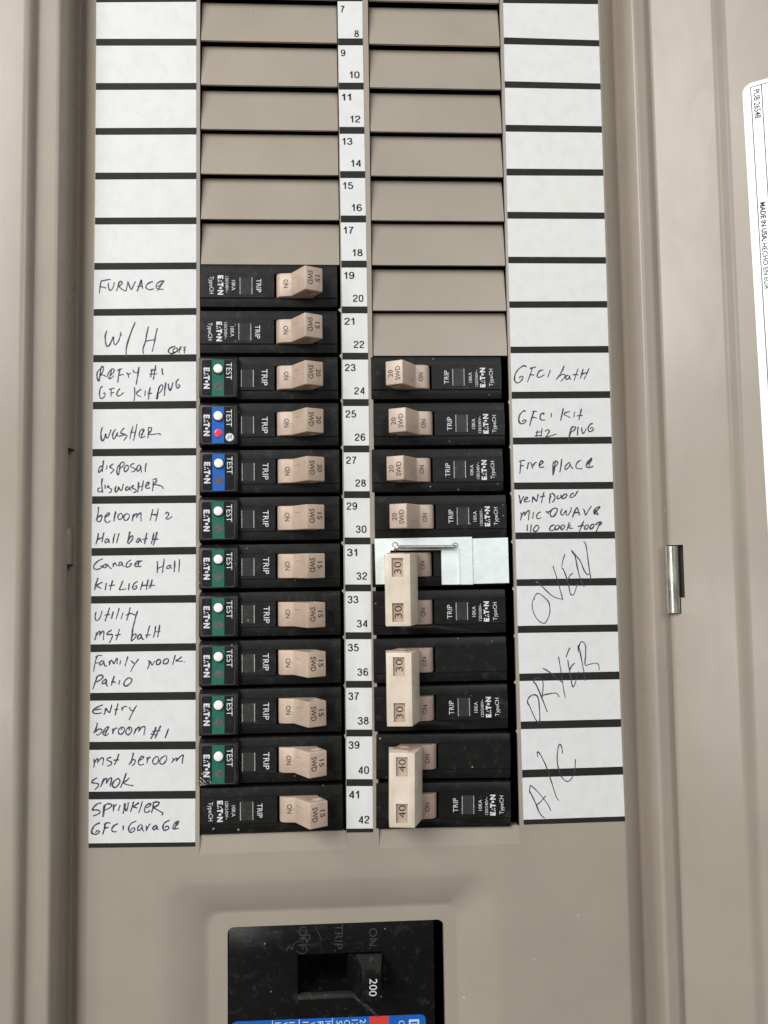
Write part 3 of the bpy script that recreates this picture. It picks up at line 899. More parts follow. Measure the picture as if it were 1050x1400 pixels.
for hd, body in zip(lines[0::2], lines[1::2]):
    side, nm, ox, oy, s = hd[1:].split()
    ox, oy, s = float(ox), float(oy), float(s)
    b = MB()
    hh = 0.155
    big = nm in ('OVEN', 'DRYER', 'A/C')
    for st in body.split('|'):
        pts = [tuple(float(c) for c in q.split(',')) for q in st.split()]
        wp = [P(ox + x / s, oy + y / s, hh) for x, y in pts]
        b.stroke(wp, (0.53 if not big else 0.43) * RND.uniform(0.9, 1.15), hh)
        hh += 0.0012
    b.build('handwriting', M_INK, dirL if side == 'L' else dirR, world=True, shade=False, weld=False)

# ---------------------------------------------------------------- breakers
BL = 55.6                       # length of a breaker face
HB = -35.0                      # its back, the origin of each breaker thing


def logo(mb, cx, cz, h, cap, length, rot, cut=False, mi=0):
    """maker's block letters: E, a split A, T, a dot for the O, N"""
    U = length / 5.0
    parts = []
    w = U * 0.98
    def rect(a, b, c, d): parts.append([(a, b), (c, b), (c, d), (a, d)])
    t = 0.24
    rect(0, 0, .34, 1); rect(.34, 0, .92, t); rect(.34, .38, .84, .38 + t); rect(.34, 1 - t, .92, 1)
    if cut:
        parts.append([(.34, t), (.72, t), (.60, .38), (.34, .38)])
    parts.append([(1.10, 0), (1.36, 0), (1.46, .30), (1.20, .30)])
    parts.append([(1.60, .04), (1.84, .04), (1.84, .30), (1.66, .30)])
    parts.append([(1.36, .50), (1.58, .50), (1.64, .78), (1.46, .78)])
    rect(2.24, 0, 2.60, .72); rect(1.88, .72, 2.96, 1)
    parts.append([(3.32 + .27 * math.cos(k * math.pi / 8), .5 + .27 * math.sin(k * math.pi / 8)) for k in range(16)])
    rect(3.84, 0, 4.16, 1); rect(4.76, 0, 5.08, 1)
    parts.append([(4.16, 1), (4.16, .60), (4.76, 0), (4.76, .40)])
    ca, sa = math.cos(math.radians(rot)), math.sin(math.radians(rot))
    for p in parts:
        q = []
        for x, y in p:
            a, b = (x / 5.08 - .5) * length, (y - .5) * cap
            q.append((cx + a * ca - b * sa, cz + a * sa + b * ca, h))
        mb.face(q, mi)


def body_mesh(mb, zoff, wl=(0.0, 0.0)):
    """one pole: long black case with a raised middle band and a slot for the toggle"""
    def prof(hp):
        p = [(8.85, HB), (8.85, 0.0), (8.7, 0.29), (5.1, 0.29), (4.95, 0.92), (-4.95, 0.92), (-5.1, 0.29), (-8.55, 0.29), (-8.7, 0.0), (-8.7, HB)]
        return [(z + zoff, hp if (abs(z) < 5 and hp is not None) else h) for z, h in p]
    a, s0, s1, e = -BL / 2, 29.9 - BL / 2, 46.6 - BL / 2, BL / 2
    mb.xextrude(prof(None), a, s0)
    mb.xextrude(prof(None), s1, e)
    pr = [(8.85, HB), (8.85, 0.0), (8.7, 0.29), (5.1, 0.29), (4.95, 0.29), (4.95, -5.0), (-4.95, -5.0), (-4.95, 0.29), (-5.1, 0.29), (-8.55, 0.29), (-8.7, 0.0), (-8.7, HB)]
    mb.xextrude([(z + zoff, h) for z, h in pr], s0, s1, caps=False)
    # faint moulding lines on the band
    for zz in (4.1, -4.1):
        mb.box(s1 + .3, e - .5, zz - .06 + zoff, zz + .06 + zoff, 0.80, 0.955)


def toggle_verts():
    u = BL / 2
    pts = [(30.6, -4.5), (30.6, -0.8), (30.95, 0.7), (31.9, 1.75), (33.2, 2.25), (36.9, 2.6), (43.0, 11.0), (49.9, 7.4), (46.0, 0.9), (46.0, -4.5)]
    return [(x - u, h) for x, h in pts]


def boolean_cut(o, cutters):
    for c in cutters:
        md = o.modifiers.new('cut', 'BOOLEAN')
        md.operation = 'DIFFERENCE'
        md.object = c
        md.solver = 'EXACT'
    dg = bpy.context.evaluated_depsgraph_get()
    dg.update()
    me = bpy.data.meshes.new_from_object(o.evaluated_get(dg))
    o.modifiers.clear()
    o.data = me
    me.shade_smooth()
    me.set_sharp_from_angle(angle=math.radians(32))
    for c in cutters:
        bpy.data.objects.remove(c)


def make_toggle_mesh():
    b = MB()
    b.zextrude(toggle_verts(), -4.86, 4.86)
    o = b.build('toggle', M_TAN, None, bevel=0.42, segs=3, off=(0, 0, HB))
    cut = []
    for s in (1, -1):
        bm = bmesh.new()
        bmesh.ops.create_uvsphere(bm, u_segments=24, v_segments=14, radius=1.0)
        bmesh.ops.transform(bm, matrix=Matrix.Translation(((44.9 - BL / 2) * MM, -(5.6 - HB) * MM, s * 5.0 * MM)) @ Matrix.Rotation(math.radians(12), 4, 'Y') @ Matrix.Diagonal((2.5 * MM, 1.75 * MM, 2.6 * MM, 1)), verts=bm.verts)
        me = bpy.data.meshes.new('cutter')
        bm.to_mesh(me); bm.free()
        c = bpy.data.objects.new('cutter', me)
        COL.objects.link(c)
        cut.append(c)
    boolean_cut(o, cut)
    me = o.data
    bpy.data.objects.remove(o)
    return me


TOGGLE_TAN = make_toggle_mesh()
TOGGLE_BROWN = TOGGLE_TAN.copy()
TOGGLE_BROWN.materials.clear()
TOGGLE_BROWN.materials.append(M_BROWN)


def child(name, me, parent, loc=(0, 0, 0)):
    o = bpy.data.objects.new(name, me)
    COL.objects.link(o)
    o.parent = parent
    o.location = loc
    return o


def neck_h(x):
    x += BL / 2
    return 2.25 + (x - 33.2) / 3.7 * .35 + 0.05 if x > 33.2 else 2.25 - (33.2 - x) / 1.3 * .5 + 0.06


def face_h(x):
    x += BL / 2
    return 11.0 - (x - 43.0) / 6.9 * 3.6 + 0.045


def toggle(parent, zoff, amps, brown=False, face=True):
    t = child('toggle', TOGGLE_BROWN if brown else TOGGLE_TAN, parent, (0, 0, zoff * MM))
    b = MB()
    u = BL / 2
    b.text('ON', 34.75 - u, 0.2 + RND.uniform(-.4, .4), 0, 1.8, 3.5, -90, 0.012, hfun=neck_h)
    zz = RND.uniform(-.3, .5)
    for xa, xb in ((33.3, 33.9), (35.7, 36.7)):      # mould mark across the neck
        n0 = len(b.v)
        b.face([(xa - u, zz - .05, 0), (xb - u, zz - .05, 0), (xb - u, zz + .05, 0), (xa - u, zz + .05, 0)])
        for k in range(n0, len(b.v)):
            b.v[k] = (b.v[k][0], b.v[k][1], neck_h(b.v[k][0]))
    if face:
        sl = lambda x: 2.6 + (x + u - 36.9) / 6.1 * 8.4 + 0.05
        b.face([(37.7 - u, 1.9, sl(37.7 - u)), (40.2 - u, 1.9, sl(40.2 - u)), (40.2 - u, 2.0, sl(40.2 - u)), (37.7 - u, 2.0, sl(37.7 - u))])
        b.text('SWD', 45.0 - u, 0.35, 0, 1.85, 5.6, -90, 0.012, hfun=face_h)
        b.text(amps, 47.9 - u, 0.3, 0, 1.75, 2.7 if amps == '15' else 3.0, -90, 0.012, hfun=face_h)
    b.build('stamped_lettering', M_BROWNP, t, off=(0, 0, HB), shade=False, weld=False)
    return t


def trip_window(parent, x0, x1, zoff):
    b = MB()
    u = BL / 2
    x0, x1 = x0 - u, x1 - u
    b.box(x0, x1, -3.7 + zoff, 3.55 + zoff, 0.3, 0.99)
    b.box(x0 - .05, x0 + .42, -3.6 + zoff, 3.5 + zoff, 0.4, 1.10, 1)
    b.box(x1 - .42, x1 + .05, -3.6 + zoff, 3.5 + zoff, 0.4, 1.10, 1)
    b.box(x0 + 1.0, x0 + 1.18, -3.3 + zoff, 3.2 + zoff, 0.5, 1.03, 2)
    b.build('trip_window', [M_WINDOW, M_EDGE, M_OUTL], parent, off=(0, 0, HB), bevel=0.06, segs=1)


def side_text(parent, zoff, afci=False, dx=0.0):
    b = MB()
    u = BL / 2
    h = 0.965
    if afci:
        b.text('TRIP', 25.9 + dx - u, zoff, h, 2.3, 6.7, -90, 0.0)
    else:
        b.text('TRIP', 23.6 + dx - u, zoff, h, 2.0, 5.5, -90, 0.0)
        b.text('10KA', 13.4 + dx - u, zoff + .1, h, 1.4, 4.2, -90, 0.0)
        b.text('120/240V~', 10.75 + dx - u, zoff + .4, h, 1.2, 6.9, -90, 0.0)
        logo(b, 8.15 + dx - u, zoff + .15, h, 2.25, 8.1, -90, True)
        b.text('TypeCH', 4.55 + dx - u, zoff + .15, h, 1.6, 7.2, -90, 0.0)
    return b.build('printed_lettering', M_WHITEP, parent, off=(0, 0, HB), shade=False, weld=False)


def case(parent, zoffs):
    b = MB()
    for z in zoffs:
        body_mesh(b, z)
    return b.build('case', M_BLACK, parent, off=(0, 0, HB), bevel=0.13, segs=1, weld=True)


def breaker_root(cx, cz, right, jx=0.0, jr=0.0):
    rot = Matrix.Rotation(math.radians((180 if right else 0) + jr), 4, 'Y')
    if right:
        rot = rot @ Matrix.Diagonal((0.965, 1, 1, 1))
    return empty('circuit_breaker', W(cx + jx, cz, HB), rot)


BGROUP = 'circuit breakers in the panel'


def afci(root, stripe, lamp, tl, dz=0.0, tilt=0.0, scuff=False):
    u = BL / 2
    b = MB()
    b.xextrude([(8.95, -6), (8.95, 0.5), (8.75, 0.9), (7.75, 2.85), (7.45, 3.0), (-8.25, 3.0), (-8.6, 2.6), (-8.8, -6)], 0.0 - u, 15.25 - u)
    mod = b.build('test_module', M_MODULE, root, off=(0, 0, HB), bevel=0.3, segs=2)
    s = MB()
    out = rrect(1.0 - u, 14.05 - u, -7.9, 6.95, 0.9, 5)
    s.prism(out, 2.9, 3.035, 0)
    inn = rrect(1.13 - u, 13.92 - u, -7.77, 6.82, 0.82, 5)
    for i in range(len(out)):
        j = (i + 1) % len(out)
        s.face([(*out[i], 3.05), (*out[j], 3.05), (*inn[j], 3.05), (*inn[i], 3.05)], 3)
    ca = math.tan(math.radians(tilt))
    s.face([(5.15 - u + ca * 7, 6.8, 3.06), (5.15 - u - ca * 7, -7.75, 3.06), (9.95 - u - ca * 7, -7.75, 3.06), (9.95 - u + ca * 7, 6.8, 3.06)], 1)
    logo(s, 3.05 - u + ca, -0.6 + dz, 3.062, 2.45, 8.6, -90, False, 2)
    s.text('TEST', 11.95 - u, 2.3 + dz, 3.062, 2.2, 7.0, -90, 0.0, 2)
    if tl:
        s.prism([(12.15 - u + 1.65 * math.cos(k * math.pi / 12), -5.45 + 1.65 * math.sin(k * math.pi / 12)) for k in range(24)], 3.04, 3.07, 2)
        s.text('TL', 12.15 - u, -5.45, 3.085, 1.5, 1.7, -90, 0.02, 0)
    s.build('test_label', [M_GLOSS, stripe, M_WHITEP, M_OUTL], mod, off=(0, 0, HB), shade=False, weld=False)
    s = MB()
    s.prism([(7.7 - u + 2.2 * math.cos(k * math.pi / 14), 2.95 + dz + 2.2 * math.sin(k * math.pi / 14)) for k in range(28)], 3.0, 3.072)
    s.build('button_well', M_GLOSS, mod, off=(0, 0, HB), shade=False)
    k = MB()
    k.dome(7.75 - u, 3.05 + dz, 1.85, 2.9, 4.35)
    k.build('test_button', M_BUTTON, root, off=(0, 0, HB), angle=50)
    if scuff:
        sc = MB()
        hs = 3.09
        for q in range(34):
            ax, az = RND.uniform(.3, 4.6), RND.uniform(-8.0, -2.6)
            if ax > 2.6 and az > -5: continue
            an, ln = RND.uniform(-1.3, -.2), RND.uniform(.4, 1.7)
            p = [(ax - u, az), (ax - u + ln * .5 * math.cos(an) + RND.uniform(-.2, .2), max(-8.2, az + ln * .5 * math.sin(an))), (ax - u + ln * math.cos(an), max(-8.25, az + ln * math.sin(an)))]
            sc.stroke(p, RND.uniform(.08, .24), hs)
            hs += .001
        sc.build('scuff_marks', M_EDGE, mod, off=(0, 0, HB), shade=False, weld=False)
    l = MB()
    if lamp:
        l.dome(7.65 - u, -3.75 + dz, 1.65, 2.9, 3.35, edge=0.25)
    else:
        l.disc(7.65 - u, -3.75 + dz, 1.62, 2.95, 3.075)
        l.ring(7.65 - u, -3.75 + dz, 1.45, 1.72, 3.10, mi=1)
    l.build('indicator_lamp', [M_LED if lamp else M_LEDOFF, M_OUTL], root, off=(0, 0, HB), angle=50)


def single(row, right, amps, label, kind='plain', jx=0.0, jr=0.0, **kw):
    cz = row_top(row) - 9.3
    cx = (42.7 + BL / 2) if not right else (166.2 - BL / 2 * .965)
    r = breaker_root(cx, cz, right, jx, jr)
    tag(r, label, 'breaker', BGROUP)
    case(r, [0.0])
    toggle(r, RND.uniform(-.12, .12), amps)
    if kind == 'plain':
        trip_window(r, 15.9 + kw.get('dx', 0), 21.1 + kw.get('dx', 0), RND.uniform(-.15, .15))
        side_text(r, RND.uniform(-.15, .15), False, kw.get('dx', 0))
    else:
        trip_window(r, 16.45, 21.6, RND.uniform(-.3, .3))
        side_text(r, RND.uniform(-.3, .3), True, kw.get('dx', 0))
        afci(r, M_GREEN if kind == 'green' else M_BLUE, kw.get('lamp', False), kw.get('tl', False), kw.get('dz', 0.0), kw.get('tilt', 0.0), kw.get('scuff', False))
    return r


single(5, False, '15', 'black breaker with tan 15 switch beside FURNACE, topmost in its column', jx=0.1)
single(6, False, '15', 'black breaker with tan 15 switch beside the row W/H, second in its column', jx=-0.1, dx=-0.35)
single(7, False, '20', 'breaker with green striped test module and tan 20 switch, beside the row numbered 23', 'green')
single(8, False, '20', 'breaker with blue striped test module and red indicator lamp, beside the row WASHER', 'blue', lamp=True, tl=True)
single(9, False, '20', 'breaker with blue striped test module and unlit lamp, beside the row disposal', 'blue', jx=0.2)
single(10, False, '15', 'breaker with green striped test module beside the row Hall bath', 'green', dx=0.2, tilt=-1.5)
single(11, False, '15', 'breaker with green striped test module beside the row Garage Hall', 'green', dx=0.3)
single(12, False, '15', 'breaker with green striped test module beside the row Utility', 'green', dx=0.4)
single(13, False, '15', 'breaker with green striped test module beside the row Family nook Patio', 'green', tilt=1.5)
single(14, False, '15', 'breaker with green striped test module beside the row Entry', 'green', dz=0.3)
single(15, False, '15', 'breaker with scuffed green striped test module, beside the row ending in smok', 'green', dz=-0.3, scuff=True)
single(16, False, '15', 'black breaker with tan 15 switch beside the row SPRINKLER, lowest in its column', jx=0.2, dx=-0.5)
single(7, True, '20', 'black breaker with tan 20 switch beside the row GFCI bath, topmost in its column', jx=-0.7)
single(8, True, '20', 'black single breaker with tan 20 switch beside the row GFCI Kit #2 plug', jx=0.2)
single(9, True, '20', 'black single breaker with tan 20 switch beside the row Fire place', jx=-0.9)
single(10, True, '20', 'black single breaker with tan 20 switch beside the row microwave, above the silver plate', jx=0.0)


def make_tie(root, txt):
    """cream cap tying the two toggles, with a window over each rating"""
    b = MB()
    u = BL / 2
    # profile (x, h): in the unturned frame the cap leans over the toggle's crest
    prof = [(50.6 - u, 2.8), (50.9 - u, 12.2), (40.9 - u, 13.2), (36.9 - u, 3.4)]
    b.zextrude(prof, -13.95, 13.95)
    o = b.build('handle_tie', M_CREAM, root, bevel=0.22, segs=2, off=(0, 0, HB))
    cut = []
    for s in (1, -1):
        c = MB()
        c.box(43.7 - u, 48.25 - u, s * 8.7 - 3.6, s * 8.7 + 3.6, 11.4, 16)
        cut.append(c.build('cutter', M_CREAM, None, off=(0, 0, HB), shade=False))
        cut[-1].matrix_world = Matrix()
    o.parent = None
    o.matrix_world = Matrix()
    boolean_cut(o, cut)
    o.parent = root
    o.matrix_parent_inverse = Matrix()
    o.matrix_basis = Matrix()
    for s in (1, -1):
        f = MB()
        f.box(43.75 - u, 48.2 - u, s * 8.7 - 3.55, s * 8.7 + 3.55, 11.0, 11.5)
        p = f.build('rating_window', M_TAN, o, off=(0, 0, HB), shade=False)
    n = MB()
    for s in (1, -1):
        n.text(txt, 45.75 - u, s * 8.7 - .1 + RND.uniform(-.3, .3), 11.56, 2.75, 4.7, -90, -0.004)
    n.build('rating_lettering', M_PRINT, o, off=(0, 0, HB), shade=False, weld=False)
    return o


def double(row, txt, label, jx=0.0, jr=0.0, dx=0.0):
    cz = row_top(row) - PITCH
    r = breaker_root(166.2 - BL / 2 * .965, cz, True, jx, jr)
    tag(r, label, 'breaker', BGROUP)
    case(r, [PITCH / 2, -PITCH / 2])
    for z in (PITCH / 2, -PITCH / 2):
        toggle(r, z, '', True, False)
    make_tie(r, txt)
    # turned half round, so the lower pole is at +z
    trip_window(r, 15.9 + dx, 21.0 + dx, PITCH / 2)
    side_text(r, PITCH / 2, False, dx)
    return r


double(11, '30', 'double breaker with cream 30 tie bar, partly under the silver plate, beside OVEN', jx=-1.25)
double(13, '30', 'double breaker with cream 30 tie bar beside the row DRYER', jx=-1.25)
double(15, '40', 'double breaker with cream 40 tie bar beside the row A/C', jx=-0.8, jr=0.9, dx=-0.6)

# ---------------------------------------------------------------- retaining plate
rp = empty('retaining_plate', W(140, -220, 0.9))
tag(rp, 'shiny zinc retaining plate with a wire rod over the upper OVEN breaker pole', 'metal plate')


def Q(px, py, h=2.2):
    return P(px, py, h)


b = MB()
x0, z0 = Q(512, 736.5); xr, zr = Q(696, 798)   # seen outline
xa = Q(527, 770)[0] + 2.0; xb = Q(603.5, 770)[0]; xm = Q(646, 770)[0]
zi = Q(560, 752.5)[1]; zb = Q(520, 799)[1]
xfold = Q(626, 770)[0]
b.prism([(x0, z0), (xm, z0 + .25), (xm, zr - .15), (xb, zr), (xb, zi), (xa, zi), (xa, zb), (x0 + .3, zb)], 1.2, 2.7)
b.prism([(xm - 1.0, z0 - .45), (xr, z0 - .2), (xr + .1, zr + .25), (xm - 1.0, zr + .1)], 0.95, 2.2)
b.box(xfold - .15, xfold + .75, zr + .05, zi + .6, 2.4, 3.0)
b.build('plate', M_ZINC, rp, world=True, bevel=0.12, segs=1)


def tube(mb, pts, r, n=10, mi=0):
    vs, fs = [], []
    V = [Vector(p) for p in pts]
    for i, p in enumerate(V):
        t = (V[min(i + 1, len(V) - 1)] - V[max(0, i - 1)]).normalized()
        a = t.orthogonal().normalized() if abs(t.z) > .99 else t.cross(Vector((0, 0, 1))).normalized()
        c = t.cross(a)
        vs += [tuple(p + (a * math.cos(2 * math.pi * k / n) + c * math.sin(2 * math.pi * k / n)) * r) for k in range(n)]
    for i in range(len(V) - 1):
        for k in range(n):
            l = (k + 1) % n
            fs.append((i * n + k, i * n + l, (i + 1) * n + l, (i + 1) * n + k))
    fs += [tuple(range(n)), tuple(range((len(V) - 1) * n, len(V) * n))]
    mb.add(vs, fs, mi)


wx0, wz0 = P(541, 748, 4.5); wx1, wz1 = P(622, 747, 4.5)
b = MB()
path = round_poly([(wx0, wz0 - 1.4, 1.0), (wx0, wz0 - .4, 4.3), (wx0 + 1.2, wz0, 4.5), (wx1 - .8, wz1 - .2, 3.9), (wx1, wz1 + .1, 3.6), (wx1 + .2, wz1 + .2, 1.8)], [0, .7, .5, .4, .6, 0], 5)
tube(b, path, 0.72, 14)
b.build('wire_rod', M_WIRE, rp, world=True, angle=60)
b = MB()
for cx_, cz_ in ((wx0 - .1, wz0 + .9), (wx1 + .4, wz1 + .4)):
    b.ring(cx_, cz_, 0.75, 1.2, 2.73, 20)
b.build('rivet_hole', M_WIRE, rp, world=True, shade=False)

# ---------------------------------------------------------------- main switch
ms = empty('main_breaker', W(142, -400, -60))
tag(ms, 'large black main breaker with 200 switch in a recess below the breaker rows', 'main breaker')
HM = -5.2
b = MB()
mr = P(594, 1330, HM)[0]
ml = P(311, 1330, HM)[0] + .3
sx0, sz1 = P(407, 1306, HM); sx1, sz0 = P(523, 1358, HM)
mtop = P(450, 1262, HM)[1]
plate(b, [ml, mr], [-457, mtop], [(sx0, sx1, sz0, sz1)], HM, 26.0)
mb_o = b.build('case', M_MAIN, ms, world=True, bevel=0.4, segs=2)
b = MB()
b.box(ml + 1, mr + 2.5, -456, mtop - 1, -58, HM - 25.9)
b.build('case_back', M_MAIN, ms, world=True)
# dusty lip under the slot and slanted rib
b = MB()
b.prism([(sx0 - .4, sz0 - 1.0), (P(483, 1358, HM)[0], sz0 - 1.0), (P(514, 1389, HM)[0], P(514, 1389, HM)[1]), (P(518, 1387, HM)[0], P(518, 1387, HM)[1]), (P(486, 1353, HM)[0], sz0 + .7), (sx0 - .4, sz0 + .55)], HM - 2, HM + .7)
b.build('slot_lip', M_DUSTY, ms, world=True, bevel=0.25)
# toggle
tx0, tx1 = P(474, 1330, HM)[0], P(522.5, 1330, HM + 9)[0]
fx0, fz1 = P(495, 1328, HM + 11); fx1, fz0 = P(522.5, 1372, HM + 11)
b = MB()
vs = [(tx0, sz1 - .5, HM - 6), (tx1 + .6, sz1 - .5, HM - 6), (tx1 + .6, sz0 + .6, HM - 6), (tx0, sz0 + .6, HM - 6),
      (fx0, fz1, HM + 11), (fx1, fz1, HM + 11), (fx1, fz0, HM + 11), (fx0, fz0, HM + 11)]
b.add(vs, [(0, 1, 5, 4), (1, 2, 6, 5), (2, 3, 7, 6), (3, 0, 4, 7), (4, 5, 6, 7)])
tg = b.build('toggle', M_MAIN, ms, world=True, bevel=0.5, segs=2)
b = MB()
b.text('200', (fx0 + fx1) / 2 + .4, P(510, 1350, HM + 11)[1], HM + 11.05, 2.9, 6.4, -93, 0.0)
b.build('printed_lettering', M_WHITEP, tg, world=True, shade=False, weld=False)
b = MB()
for px0, py0, py1, w in ((498, 1330, 1330, 24),):
    xa_, za_ = P(497, 1304, HM + 3); xb_, zb_ = P(521, 1326, HM + 10)
    b.add([(xa_ - 3, sz1 - .6, HM + .2), (tx1 + .4, sz1 - .6, HM + .2), (fx1 - .3, fz1 + .04, HM + 10.6), (fx0 + .3, fz1 + .04, HM + 10.6)], [(0, 1, 2, 3)])
for v in range(len(b.v)):
    b.v[v] = (b.v[v][0], b.v[v][1] + .08, b.v[v][2])
b.build('dust_film', M_DUSTY, tg, world=True, shade=False)
# moulded words
b = MB()
for s, px, py, ln in (('OFF', 414, 1282, 9.0), ('TRIP.', 463, 1282, 10.5), ('ON.', 510, 1283, 8.0)):
    x, z = P(px, py, HM)
    b.text(s, x, z, HM + .06, 3.2, ln, -92, -0.006)
x, z = P(339, 1282, HM)
b.ring(x, z, 1.2, 1.75, HM + .06)
b.build('moulded_lettering', M_GREYP, ms, world=True, shade=False, weld=False)
b = MB()
hh = HM + .07
for st in ("404,1270 410,1278 418,1284 426,1296", "410,1268 424,1282 418,1290 430,1292", "392,1300 396,1294 400,1298 402,1290 412,1286", "430,1266 436,1276 440,1287", "405,1300 414,1304 422,1297", "436,1264 443,1268",
           "412,1282 424,1278 420,1288", "332,1312 335,1318", "446,1381 449,1384", "470,1378 474,1380", "500,1380 502,1383", "488,1371 491,1373"):
    pts = [tuple(float(c) for c in q.split(',')) for q in st.split()]
    b.stroke([P(x, y, hh) for x, y in pts], RND.uniform(.12, .3), hh)
    hh += .001
b.build('scratches', M_GREYP, ms, world=True, shade=False, weld=False)
# blue rating label
H2 = HM + .1
b = MB()
ztl = P(330, 1396.5, H2)[1]; ztr = P(560, 1387.5, H2)[1]
xl = P(316, 1398, H2)[0]; xrr = P(582, 1390, H2)[0]
def ztop(x): return lerp(ztl, ztr, (x - P(330, 1396, H2)[0]) / (P(560, 1388, H2)[0] - P(330, 1396, H2)[0]))
b.prism([(xl, -440), (xrr, -440), (xrr, ztop(xrr) - 2), (xrr - .6, ztop(xrr) - .5), (xrr - 2, ztop(xrr)), (xl + 2, ztop(xl)), (xl + .5, ztop(xl) - .6), (xl, ztop(xl) - 2)], H2 - .2, H2)
ra, rb = P(505.5, 1390, H2)[0], P(531.5, 1390, H2)[0]
b.face([(ra, -440, H2 + .02), (rb, -440, H2 + .02), (rb, ztop(rb), H2 + .02), (ra, ztop(ra), H2 + .02)], 1)
for px in (372.5, 409, 454.5):
    x = P(px, 1394, H2)[0]
    b.face([(x - .15, -440, H2 + .03), (x + .15, -440, H2 + .03), (x + .15, ztop(x) - .05, H2 + .03), (x - .15, ztop(x) - .05, H2 + .03)], 2)
ex0, ex1 = P(559, 1394, H2)[0], P(573, 1394, H2)[0]
ez = P(566, 1393.5, H2)[1]
b.face([(ex0, ez - 8, H2 + .03), (ex1, ez - 8, H2 + .03), (ex1, ez, H2 + .03), (ex0, ez, H2 + .03)], 2)
b.text('E', (ex0 + ex1) / 2, ez - 1.9, H2 + .05, 2.6, 2.0, -90, 0.02, 3)
for s, px, py in (('CAT', 549, 1395), ('200A', 496, 1393.5), ('120/240V', 485, 1394), ('CSR', 474.5, 1394.5), ('SERIES', 464, 1395.5), ('IC', 449, 1396), ('RATED', 438, 1396.5), ('VOLTS', 427, 1397), ('1', 418, 1397), ('1', 399, 1397.5), ('VAC', 389, 1397.5), ('IN', 380, 1398)):
    x, z = P(px, py, H2)
    b.text(s, x, z, H2 + .04, 2.3, None, -90, 0.0, 2, align='L')
b.build('rating_label', [M_BLUE, M_RED, M_WHITEP, M_BLUE], ms, world=True, shade=False, weld=False)

# ---------------------------------------------------------------- door, swung open to the right
TH = math.radians(30)
HX, HH = 227.35, 13.0
DCA, DSA = math.cos(TH), math.sin(TH)


def PD(px, py, n=0.0):
    """place on the door sheet (n above it): u from its hinge edge, z"""
    w = ray(px, py)
    ex, eh = HX - n * DSA, HH + n * DCA
    # cam + t*w : x = CX + t w0 ; h = CH - t w2 ; on the plane (x-HX)*DSA - (h-HH)*DCA = 0
    t = ((ex - CX) * DSA - (eh - CH) * DCA) / (w[0] * DSA + w[2] * DCA)
    x = CX + t * w[0]
    return ((x - ex) / DCA, CZ - t * w[1])


door = empty('panel_door', W(HX, -500, HH), Matrix.Rotation(-TH, 4, 'Z'))
tag(door, 'taupe steel panel door swung open on the right side of the panel', 'door')
DZ = -500.0


def doff(mb, name, mat, **kw):
    return mb.build(name, mat, kw.pop('parent', door), off=(0, DZ, 0), **kw)


ug0, ug1 = PD(1008.5, 765)[0], PD(1020, 765, -2.6)[0]
hz1_, hz0_ = PD(925, 745)[1], PD(925, 839)[1]
hzn = PD(925, 817)[1]
uh, uhn = PD(935.5, 790)[0], PD(931.5, 830)[0]
dp = round_poly([(0.35, -4.5), (0.0, -0.9), (1.0, 0.0), (ug0 - .6, 0.0), (ug1 + .2, -2.6), (150, -2.6), (150, -6)], [0, .7, .8, 1.1, 1.0, 1.5, 0], 6)
d = MB()


def clip_prof(prof, u):
    out = [(u, -1.3), (u, 0.0)]
    return out + [p for p in prof if p[0] > u]


d.zextrude(dp, hz1_, 95, closed=False)
d.zextrude(dp, DZ, hz0_, closed=False)
d.zextrude(clip_prof(dp, uh), hzn, hz1_, closed=False)
d.zextrude(clip_prof(dp, uhn), hz0_, hzn, closed=False)
d.face([(0.0, hz1_, -1.3), (uh, hz1_, -1.3), (uh, hz1_, 0), (0.0, hz1_, 0)])
d.face([(0.0, hz0_, 0), (uhn, hz0_, 0), (uhn, hz0_, -1.3), (0.0, hz0_, -1.3)])
d.face([(uh, hzn, 0), (uhn, hzn, 0), (uhn, hzn, -1.3), (uh, hzn, -1.3)])
# back skin
d.face([(0.35, DZ, -4.5), (0.35, 95, -4.5), (150, 95, -6), (150, DZ, -6)])
doff(d, 'door_sheet', M_PAINT, angle=35)
b = MB()
b.box(-0.5, uh + .8, hz0_ - .2, hz1_ + .3, -4.3, -3.2)
doff(b, 'hinge_shade_backing', M_DARK)  # added dark sheet, paints the shade in the gap round the hinge barrel
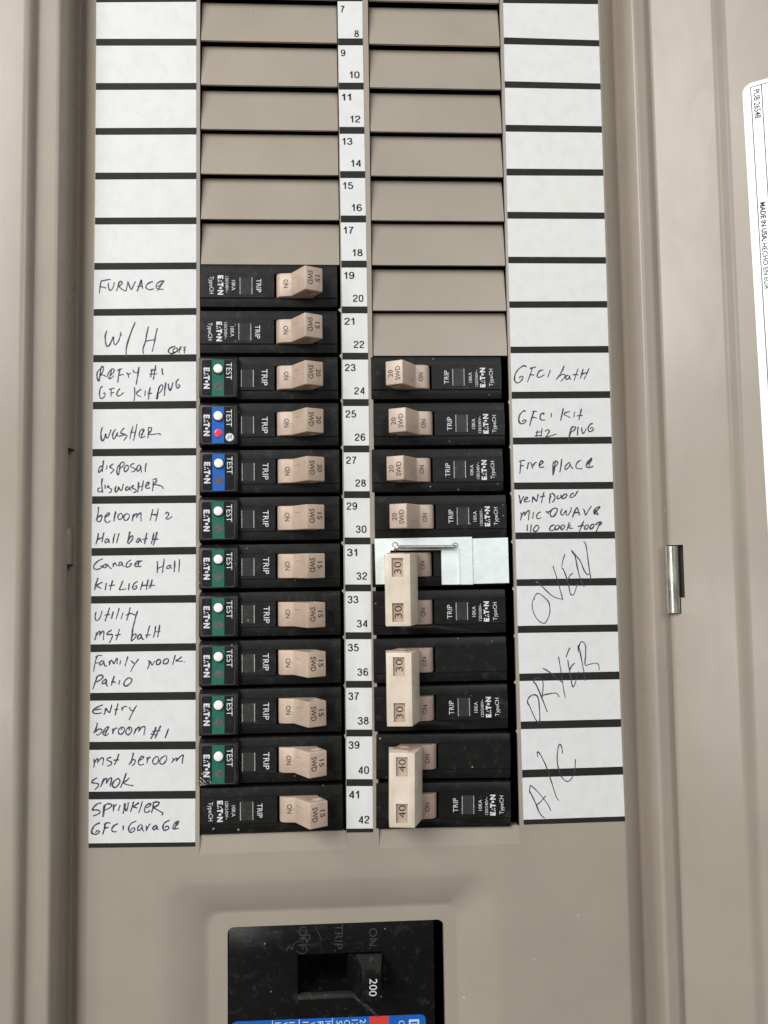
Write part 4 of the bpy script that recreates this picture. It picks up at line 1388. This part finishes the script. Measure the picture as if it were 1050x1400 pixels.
# barrel: its axis is upright
hb = MB()
ua, ub = PD(908.5, 790)[0], PD(929.5, 790)[0]
hr = (ub - ua) / 2 * 0.97
hc = (ua + ub) / 2
prof = [(hc + hr * math.cos(k * math.pi / 14), -0.7 + hr * math.sin(k * math.pi / 14)) for k in range(28)]
hb.zextrude(prof, hz0_ + .25, hz1_ - .4)
doff(hb, 'hinge_barrel', M_HINGE, bevel=0.15, segs=1, angle=40)

# warning label
LN = -2.6
p0 = PD(1014.5, 117, LN); p1 = PD(1048.5, 700, LN)
dx_, dz_ = p1[0] - p0[0], p1[1] - p0[1]
ll = math.hypot(dx_, dz_)
dn = (dx_ / ll, dz_ / ll)
rt = (-dn[1], dn[0])


def lp(a, c, h):
    """a to the right, c downwards on the sticker"""
    return (p0[0] + rt[0] * a + dn[0] * c, p0[1] + rt[1] * a + dn[1] * c, h)


b = MB()
b.prism([lp(a, c, 0)[:2] for a, c in [(x, -z) for x, z in rrect(0, 80, -320, 0, 3.6, 6)]], LN + 0.02, LN + 0.16)
wl = doff(b, 'warning_label', M_LABEL, shade=False)
b = MB()


def la(px, py):
    u, z = PD(px, py, LN)
    return ((u - p0[0]) * rt[0] + (z - p0[1]) * rt[1], (u - p0[0]) * dn[0] + (z - p0[1]) * dn[1])


def lbox(a0, a1, c0, c1, mi=0):
    b.face([lp(a0, c0, LN + .18), lp(a1, c0, LN + .18), lp(a1, c1, LN + .18), lp(a0, c1, LN + .18)], mi)


fa, fc = la(1025.6, 120.5)
fb = la(1040.5, 118)[0]
lbox(fa, fa + .3, fc, 310); lbox(fb, fb + .3, fc, 310); lbox(fa, 75, fc - .3, fc)
ang = math.degrees(math.atan2(dn[1], dn[0]))
for s, px, py, ln, cap, bold, c in (('PUB 26548', 1035.2, 142, None, 2.1, 0.014, 'C'), ('MADE IN USA;', 1044.0, 303, 15.3, 1.75, 0.03, 'C'), ('HECHO EN EUA', 1047.0, 364, 18.0, 1.75, 0.012, 'C')):
    a, c_ = la(px, py)
    x, z, _ = lp(a, c_, 0)
    if s.startswith('PUB'): ln = 11.6
    b.text(s, x, z, LN + .19, cap, ln, ang, bold, 0)
doff(b, 'printed_lettering', M_PRINT, parent=wl, shade=False, weld=False)
